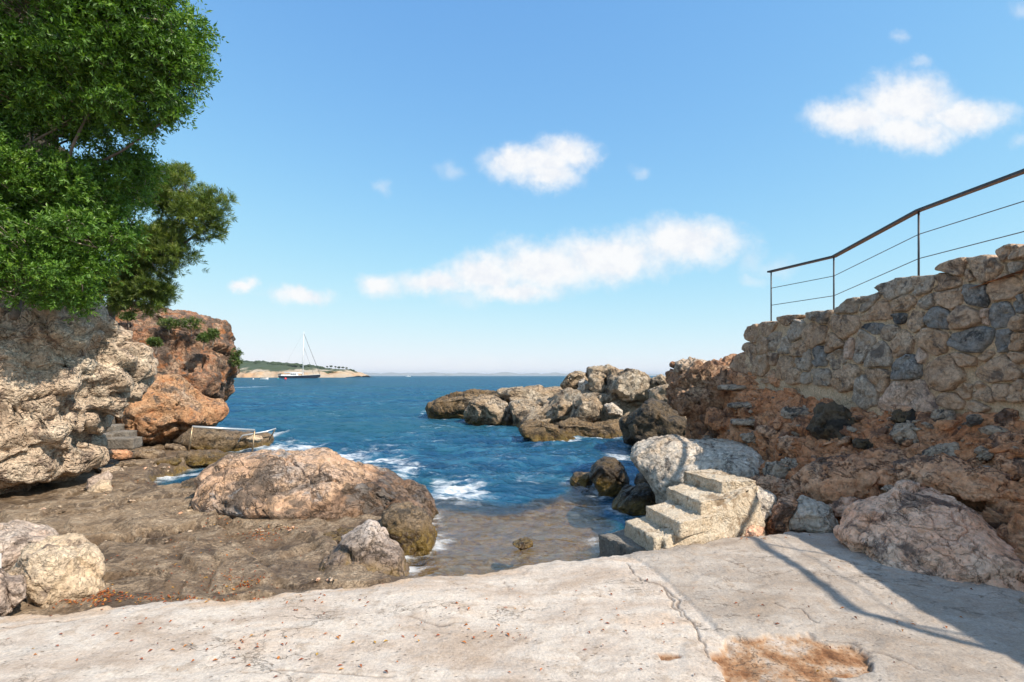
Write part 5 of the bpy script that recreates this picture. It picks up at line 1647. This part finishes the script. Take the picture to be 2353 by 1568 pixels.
def leaves(cl, ou, per, ll, lw, twig, rs, droop=0.0, up_=.35, spread=.8, needle=False):
    n = len(cl) * per
    ax = ou * .75 + np.array([0, 0, up_]) + rs.normal(size=cl.shape) * .45
    ax[:, 2] -= droop
    ax /= np.linalg.norm(ax, axis=1)[:, None]
    A = np.repeat(ax, per, 0)
    Cc = np.repeat(cl, per, 0)
    t = rs.rand(n)
    tw = np.repeat(twig * rs.uniform(.6, 1.4, len(cl)), per)
    side = rs.normal(size=(n, 3)); side -= A * (side * A).sum(1)[:, None]; side /= np.linalg.norm(side, axis=1)[:, None]
    D = A * (.55 if not needle else .75) + side * spread; D /= np.linalg.norm(D, axis=1)[:, None]
    B = Cc + A * (t * tw)[:, None] + rs.normal(size=(n, 3)) * .008
    ref = A + rs.normal(size=(n, 3)) * .5
    Wd = np.cross(D, ref); Wd /= np.linalg.norm(Wd, axis=1)[:, None] + 1e-9
    Nn = np.cross(Wd, D)
    L_ = ll * rs.uniform(.65, 1.3, n)[:, None]; w_ = lw * rs.uniform(.7, 1.3, n)[:, None]
    v0 = B
    v1 = B + D * L_ * .5 + Wd * w_ * .5 + Nn * w_ * .18
    v2 = B + D * L_
    v3 = B + D * L_ * .5 - Wd * w_ * .5 + Nn * w_ * .18
    V = np.stack([v0, v1, v2, v3], 1).reshape(-1, 3)
    i = np.arange(n)[:, None] * 4
    Fc = np.concatenate([i, i + 1, i + 2, i, i + 2, i + 3], 1).reshape(-1, 3)
    rnd = np.repeat(np.clip(np.repeat(rs.rand(len(cl)), per) * .6 + rs.rand(n) * .45, 0, 1), 4)
    return V, Fc, rnd


def curve_path(a, b, rs, n=7, wob=.12, sag=.0):
    a, b = np.array(a), np.array(b)
    L_ = np.linalg.norm(b - a)
    pts_ = []
    o1, o2 = rs.normal(size=3) * wob * L_, rs.normal(size=3) * wob * L_ * .5
    for i in range(n):
        t = i / (n - 1)
        pts_.append(a + (b - a) * t + o1 * math.sin(math.pi * t) + o2 * math.sin(2 * math.pi * t) + np.array([0, 0, sag * math.sin(math.pi * t)]))
    return pts_


def tree(name, label, base, blobs, ncl, per, ll, lw, twig, mat, seed, nlimb=8, ntwig=90, trunk_r=.16, hub=None, cat='tree', nsub=0, **kw):
    rs = np.random.RandomState(seed)
    base = np.array(base, float)
    e = empty(name, tuple(base))
    tag(e, label, cat)
    skw = {k: kw.pop(k) for k in ('shell', 'gate', 'gfreq', 'lumps') if k in kw}
    sub = []
    if nsub:
        for (bc_, br_) in blobs:
            for j in range(nsub):
                d_ = rs.normal(size=3); d_[1] -= .4; d_ /= np.linalg.norm(d_)
                sr = float(np.mean(br_)) * rs.uniform(.20, .34)
                sub.append((np.array(bc_) + d_ * np.array(br_) * .80, np.array([sr * rs.uniform(.9, 1.4), sr, sr * rs.uniform(.6, .85)])))
        cl, ou = sample_clusters(sub, int(ncl * .82), rs, shell=.55, gate=-9, lumps=.15)
        cl2, ou2 = sample_clusters(blobs, ncl - len(cl), rs, **skw)
        cl, ou = np.vstack([cl, cl2]), np.vstack([ou, ou2])
    else:
        cl, ou = sample_clusters(blobs, ncl, rs, **skw)
    V, Fc, rnd = leaves(cl, ou, per, ll, lw, twig, rs, **kw)
    obj_from('crown', V, Fc, mat, parent=e, smooth_shade=False, attrs={'rnd': rnd})
    hub = np.array(hub if hub is not None else np.mean([b[0] for b in blobs], 0))
    path = curve_path(base - np.array([0, 0, .3]), hub, rs, 9, .06)
    V, Fc = tube(path, list(np.linspace(trunk_r, trunk_r * .55, 9)), 9)
    obj_from('trunk', V, Fc, M_BARK, parent=e)
    ends = []
    for k in range(nlimb):
        b = blobs[k % len(blobs)]
        d = rs.normal(size=3); d /= np.linalg.norm(d)
        tip = np.array(b[0]) + np.array([0, .25, 0]) + d * np.array(b[1]) * .35
        st = path[rs.randint(4, 9)]
        pp = curve_path(st, tip, rs, 8, .10)
        V, Fc = tube(pp, list(np.linspace(trunk_r * .42, .010, 8)), 7)
        obj_from('limb', V, Fc, M_BARK, parent=e)
        ends += pp[2:]
    ends = np.array(ends)
    parts = []
    for k in rs.choice(len(cl), ntwig, replace=False):
        j = np.argmin(np.linalg.norm(ends - cl[k], axis=1) + rs.rand(len(ends)) * .4)
        parts.append(tube(curve_path(ends[j], cl[k] + ou[k] * .05, rs, 6, .10), list(np.linspace(.015, .004, 6)), 4, False))
    V, Fc = join(parts)
    o_ = obj_from('twigs', V, Fc, M_TWIG, parent=e)
    o_['kind'] = 'stuff'
    return e


def bl(px, py, Y, rx, ry2, rz):
    """crown lobe: centre seen at px,py at distance Y; radii in metres"""
    return (P(px, py, Y), np.array([rx, ry2, rz]))


M_SLOPE = simple_mat('shade_hillside_earth', (.045, .038, .024), .95, 0, .5, 3, .05)  # shade behind the foliage gaps is put into this dark colour
rock('hillside', [(-700, -160), (60, -140), (230, -40), (300, 90), (250, 200), (120, 290), (130, 360), (190, 430), (190, 560), (150, 680), (60, 740), (-700, 760)], 9.9, 1.0, 91, M_SLOPE, level=6, amp=.06, facet=6, center=(-120, 330), label='slope behind the trees, coloured dark for shade in foliage gaps', kind='structure')
tree('mastic_tree', 'big overhanging green tree filling the upper left corner', P(-160, 690, 8.6),
     [bl(18, -60, 7.66, 1.42, 1.16, 0.98), bl(248, -40, 7.83, 1.11, 0.98, 0.85), bl(358, 60, 8.01, 0.64, 0.80, 0.76), bl(258, 130, 8.01, 0.76, 0.80, 0.66), bl(388, 150, 8.10, 0.47, 0.54, 0.45), bl(288, 230, 8.10, 0.56, 0.54, 0.40),
      bl(-2, 110, 7.83, 0.89, 0.89, 0.72), bl(138, 180, 8.01, 0.80, 0.80, 0.58), bl(198, 270, 8.28, 0.45, 0.54, 0.35), bl(18, 230, 8.01, 0.80, 0.72, 0.45), bl(398, 235, 8.10, 0.21, 0.27, 0.20)],
     13000, 14, .076, .023, .24, M_LEAF, 61, nsub=18, nlimb=14, ntwig=700, trunk_r=.085, hub=P(0, 330, 9.4), shell=.6, gate=-.30, lumps=.3, droop=.55, up_=.1)
tree('mastic_shrub', 'dense bright green shrub on top of the pale cliff', P(30, 690, 8.6),
     [bl(52, 400, 8.31, 0.91, 0.86, 0.59), bl(162, 440, 8.51, 0.69, 0.77, 0.53), bl(22, 540, 8.23, 0.95, 0.77, 0.57), bl(182, 550, 8.51, 0.69, 0.67, 0.53), bl(237, 590, 8.79, 0.39, 0.48, 0.39), bl(272, 520, 8.89, 0.30, 0.38, 0.35), bl(82, 640, 8.31, 0.86, 0.67, 0.39), bl(162, 680, 8.51, 0.39, 0.48, 0.24), bl(-88, 480, 8.23, 0.95, 0.95, 0.95), bl(272, 420, 8.99, 0.48, 0.48, 0.43), bl(322, 380, 9.18, 0.31, 0.38, 0.27)],
     9800, 14, .066, .022, .19, M_LEAF, 67, nsub=15, nlimb=12, ntwig=480, trunk_r=.06, hub=P(20, 560, 9.4), shell=.6, gate=-.30, lumps=.28, cat='shrub')
tree('pine_tree', 'olive green pine leaning right behind the bright shrub', P(250, 715, 14.8),
     [bl(255, 670, 14.20, 0.90, 0.80, 0.55), bl(320, 695, 14.20, 0.70, 0.60, 0.25), bl(240, 600, 14.20, 0.90, 0.80, 0.80), bl(314, 520, 14.11, 1.06, 1.01, 1.18), bl(414, 450, 14.11, 0.69, 0.78, 0.69), bl(454, 500, 14.00, 0.69, 0.67, 0.58), bl(494, 480, 14.00, 0.40, 0.45, 0.47), bl(384, 580, 14.11, 0.95, 0.78, 0.67), bl(334, 650, 14.22, 0.84, 0.78, 0.47), bl(274, 620, 14.34, 0.78, 0.90, 0.90), bl(384, 670, 14.22, 0.29, 0.39, 0.16), bl(379, 425, 14.11, 0.39, 0.45, 0.39)],
     6600, 22, .125, .014, .14, M_PINE, 71, nsub=14, nlimb=16, ntwig=160, trunk_r=.14, hub=P(330, 560, 14.4), shell=.6, gate=-.20, gfreq=1.6, lumps=.3, needle=True, spread=.75, up_=.6)
# little bushes on the red-topped cliff
for k, (px, py, w_, h_, yy, lb) in enumerate([(388, 744, 40, 16, 17.9, 'small green bush on the red-topped cliff, leftmost of the pair on its brow'), (440, 744, 46, 20, 18.0, 'small green bush on the red-topped cliff, right one of the pair on its brow'),
                                              (487, 768, 28, 18, 17.9, 'tiny bush near the right shoulder of the red-topped cliff'), (467, 777, 20, 14, 17.6, 'tiny bush below the pair on the red-topped cliff'),
                                              (543, 824, 18, 40, 19.3, 'bush hanging on the seaward edge of the red-topped cliff'), (295, 728, 28, 10, 17.5, 'grey-green tuft on top of the cliff near the pine'), (357, 787, 24, 12, 17.2, 'tiny dark tuft in the shaded face of the red-topped cliff')]):
    c_ = P(px, py, yy)
    rw, rh = w_ / F * yy / 2, h_ / F * yy / 2
    tree('bush', lb, c_ - np.array([0, 0, rh]), [(c_, np.array([rw, rw * .8, rh]))], 150, 12, .07, .022, .09, M_SHRUB, 80 + k, nlimb=3, ntwig=12, trunk_r=.025, hub=c_, cat='bush', shell=.9, gate=-9)

# ------------------------------------------------------------------ loose stones on the platform
shore_v = np.stack([sx, sy, sz], 1)
bvhS = BVHTree.FromPolygons([tuple(v) for v in shore_v.tolist()], grid_faces(400, 260).tolist())
rs = np.random.RandomState(31)
peb = []
for k in range(6):
    me_ = proto[k].copy()
    me_.materials.clear()
    me_.materials.append([M_PALE, M_SHORE, M_PINK, M_SHORE, M_CLIFF, M_SHORE][k])
    peb.append(me_)
for (cx_, cy_, sxx, syy, n) in [(470, 1165, 60, 10, 14), (640, 1215, 90, 12, 16), (150, 1372, 60, 8, 14), (250, 1330, 30, 20, 8), (250, 1140, 60, 12, 16), (120, 1170, 60, 10, 12), (330, 1070, 60, 10, 16), (730, 1330, 40, 10, 8), (400, 1250, 160, 50, 12)]:
    for k in range(n):
        d = Vector(ray(cx_ + rs.normal() * sxx * .6, cy_ + rs.normal() * syy * .6)).normalized()
        r2 = bvhS.ray_cast(Vector((0, 0, CAMZ)), d)
        if r2[0] is None or r2[0].z < -.66: continue
        o_ = link('stone', peb[rs.randint(6)], r2[0], shore)
        s0 = rs.uniform(.012, .045) * (r2[0].y / 8)
        o_.scale = (s0 * rs.uniform(.9, 1.6), s0, s0 * rs.uniform(.7, 1.0))
        o_.rotation_euler = tuple(rs.uniform(-.3, .3, 2)) + (rs.uniform(0, 6.28),)

# ------------------------------------------------------------------ fallen leaves
m, nt, out = new_mat('fallen_leaves')
r_ = nd(nt, 'ShaderNodeAttribute', attribute_name='rnd').outputs['Fac']
c = ramp(nt, r_, [(0, (.16, .045, .015)), (.4, (.34, .08, .02)), (.8, (.48, .16, .03)), (1, (.50, .30, .05))])
principled(nt, out, Base_Color=c, Roughness=.7)
M_FALL = m
bvhT = BVHTree.FromPolygons([tuple(v) for v in VT.tolist()], remap[Ft].tolist())
rs = np.random.RandomState(77)
pos_ = []
for (cx_, cy_, sxx, syy, n, zz) in [(600, 1470, 500, 70, 85, 0), (1300, 1430, 500, 90, 60, 0), (1900, 1420, 260, 90, 22, 0), (450, 1375, 250, 12, 60, 0), (200, 1378, 90, 14, 190, -.5), (230, 1365, 50, 8, 110, -.5), (380, 1375, 120, 8, 70, -.5), (610, 1232, 26, 12, 70, -.55), (590, 1222, 20, 10, 40, -.5), (560, 1250, 70, 30, 30, -.5),
                                    (560, 1340, 50, 20, 60, -.5), (500, 1330, 140, 40, 50, -.5), (520, 1195, 50, 12, 30, -.5), (660, 1214, 30, 5, 40, -.55), (320, 1105, 40, 10, 16, -.5), (350, 1290, 200, 50, 50, -.5), (1720, 1235, 60, 5, 30, 0)]:
    for k in range(n):
        px, py = cx_ + rs.normal() * sxx * .6, cy_ + rs.normal() * syy * .6
        if py < 1080: continue
        d = Vector(ray(px, py)).normalized()
        hb = None
        for bv in (bvhT, bvhS):
            r2 = bv.ray_cast(Vector((0, 0, CAMZ)), d)
            if r2[0] is not None and (hb is None or r2[3] < hb[3]): hb = r2
        if hb is None or hb[0].z < -.68 or hb[1].z < .4: continue
        pos_.append((hb[0], hb[1]))
V, rn = [], []
for (q_, nn) in pos_:
    a = rs.uniform(0, 6.28)
    ln = rs.uniform(.006, .019); wd2 = ln * rs.uniform(.3, .55)
    d = Vector((math.cos(a), math.sin(a), 0)); d = (d - nn * d.dot(nn)).normalized()
    s2 = nn.cross(d)
    b0 = q_ + nn * .004
    lift = nn * rs.uniform(.002, .014)
    V += [tuple(b0 - d * ln), tuple(b0 + s2 * wd2 + lift), tuple(b0 + d * ln + lift * .5), tuple(b0 - s2 * wd2 + lift)]
    rn += [rs.rand()] * 4
n = len(V) // 4
i = np.arange(n)[:, None] * 4
Fl = np.concatenate([i, i + 1, i + 2, i, i + 2, i + 3], 1).reshape(-1, 3)
fl_ = obj_from('fallen_leaves', np.array(V), Fl, M_FALL, smooth_shade=False, attrs={'rnd': np.array(rn)})
tag(fl_, 'scattered rust-red fallen leaves on the terrace and platform', 'leaves', kind='stuff')

# ------------------------------------------------------------------ sea haze
m, nt, out = new_mat('sea_haze')
pv = nd(nt, 'ShaderNodeVolumePrincipled', {'Color': (.80, .88, 1.0, 1), 'Density': 1.1e-4})
nt.links.new(pv.outputs[0], out.inputs['Volume'])
V, Fc = box(-34000, 34000, -300, 34000, -7.0, 75.0)
hz_ = obj_from('haze', V, Fc, m, base=np.array([0, 0, -7.0]), smooth_shade=False)
tag(hz_, 'thin sea haze that pales the far coast', kind='stuff')
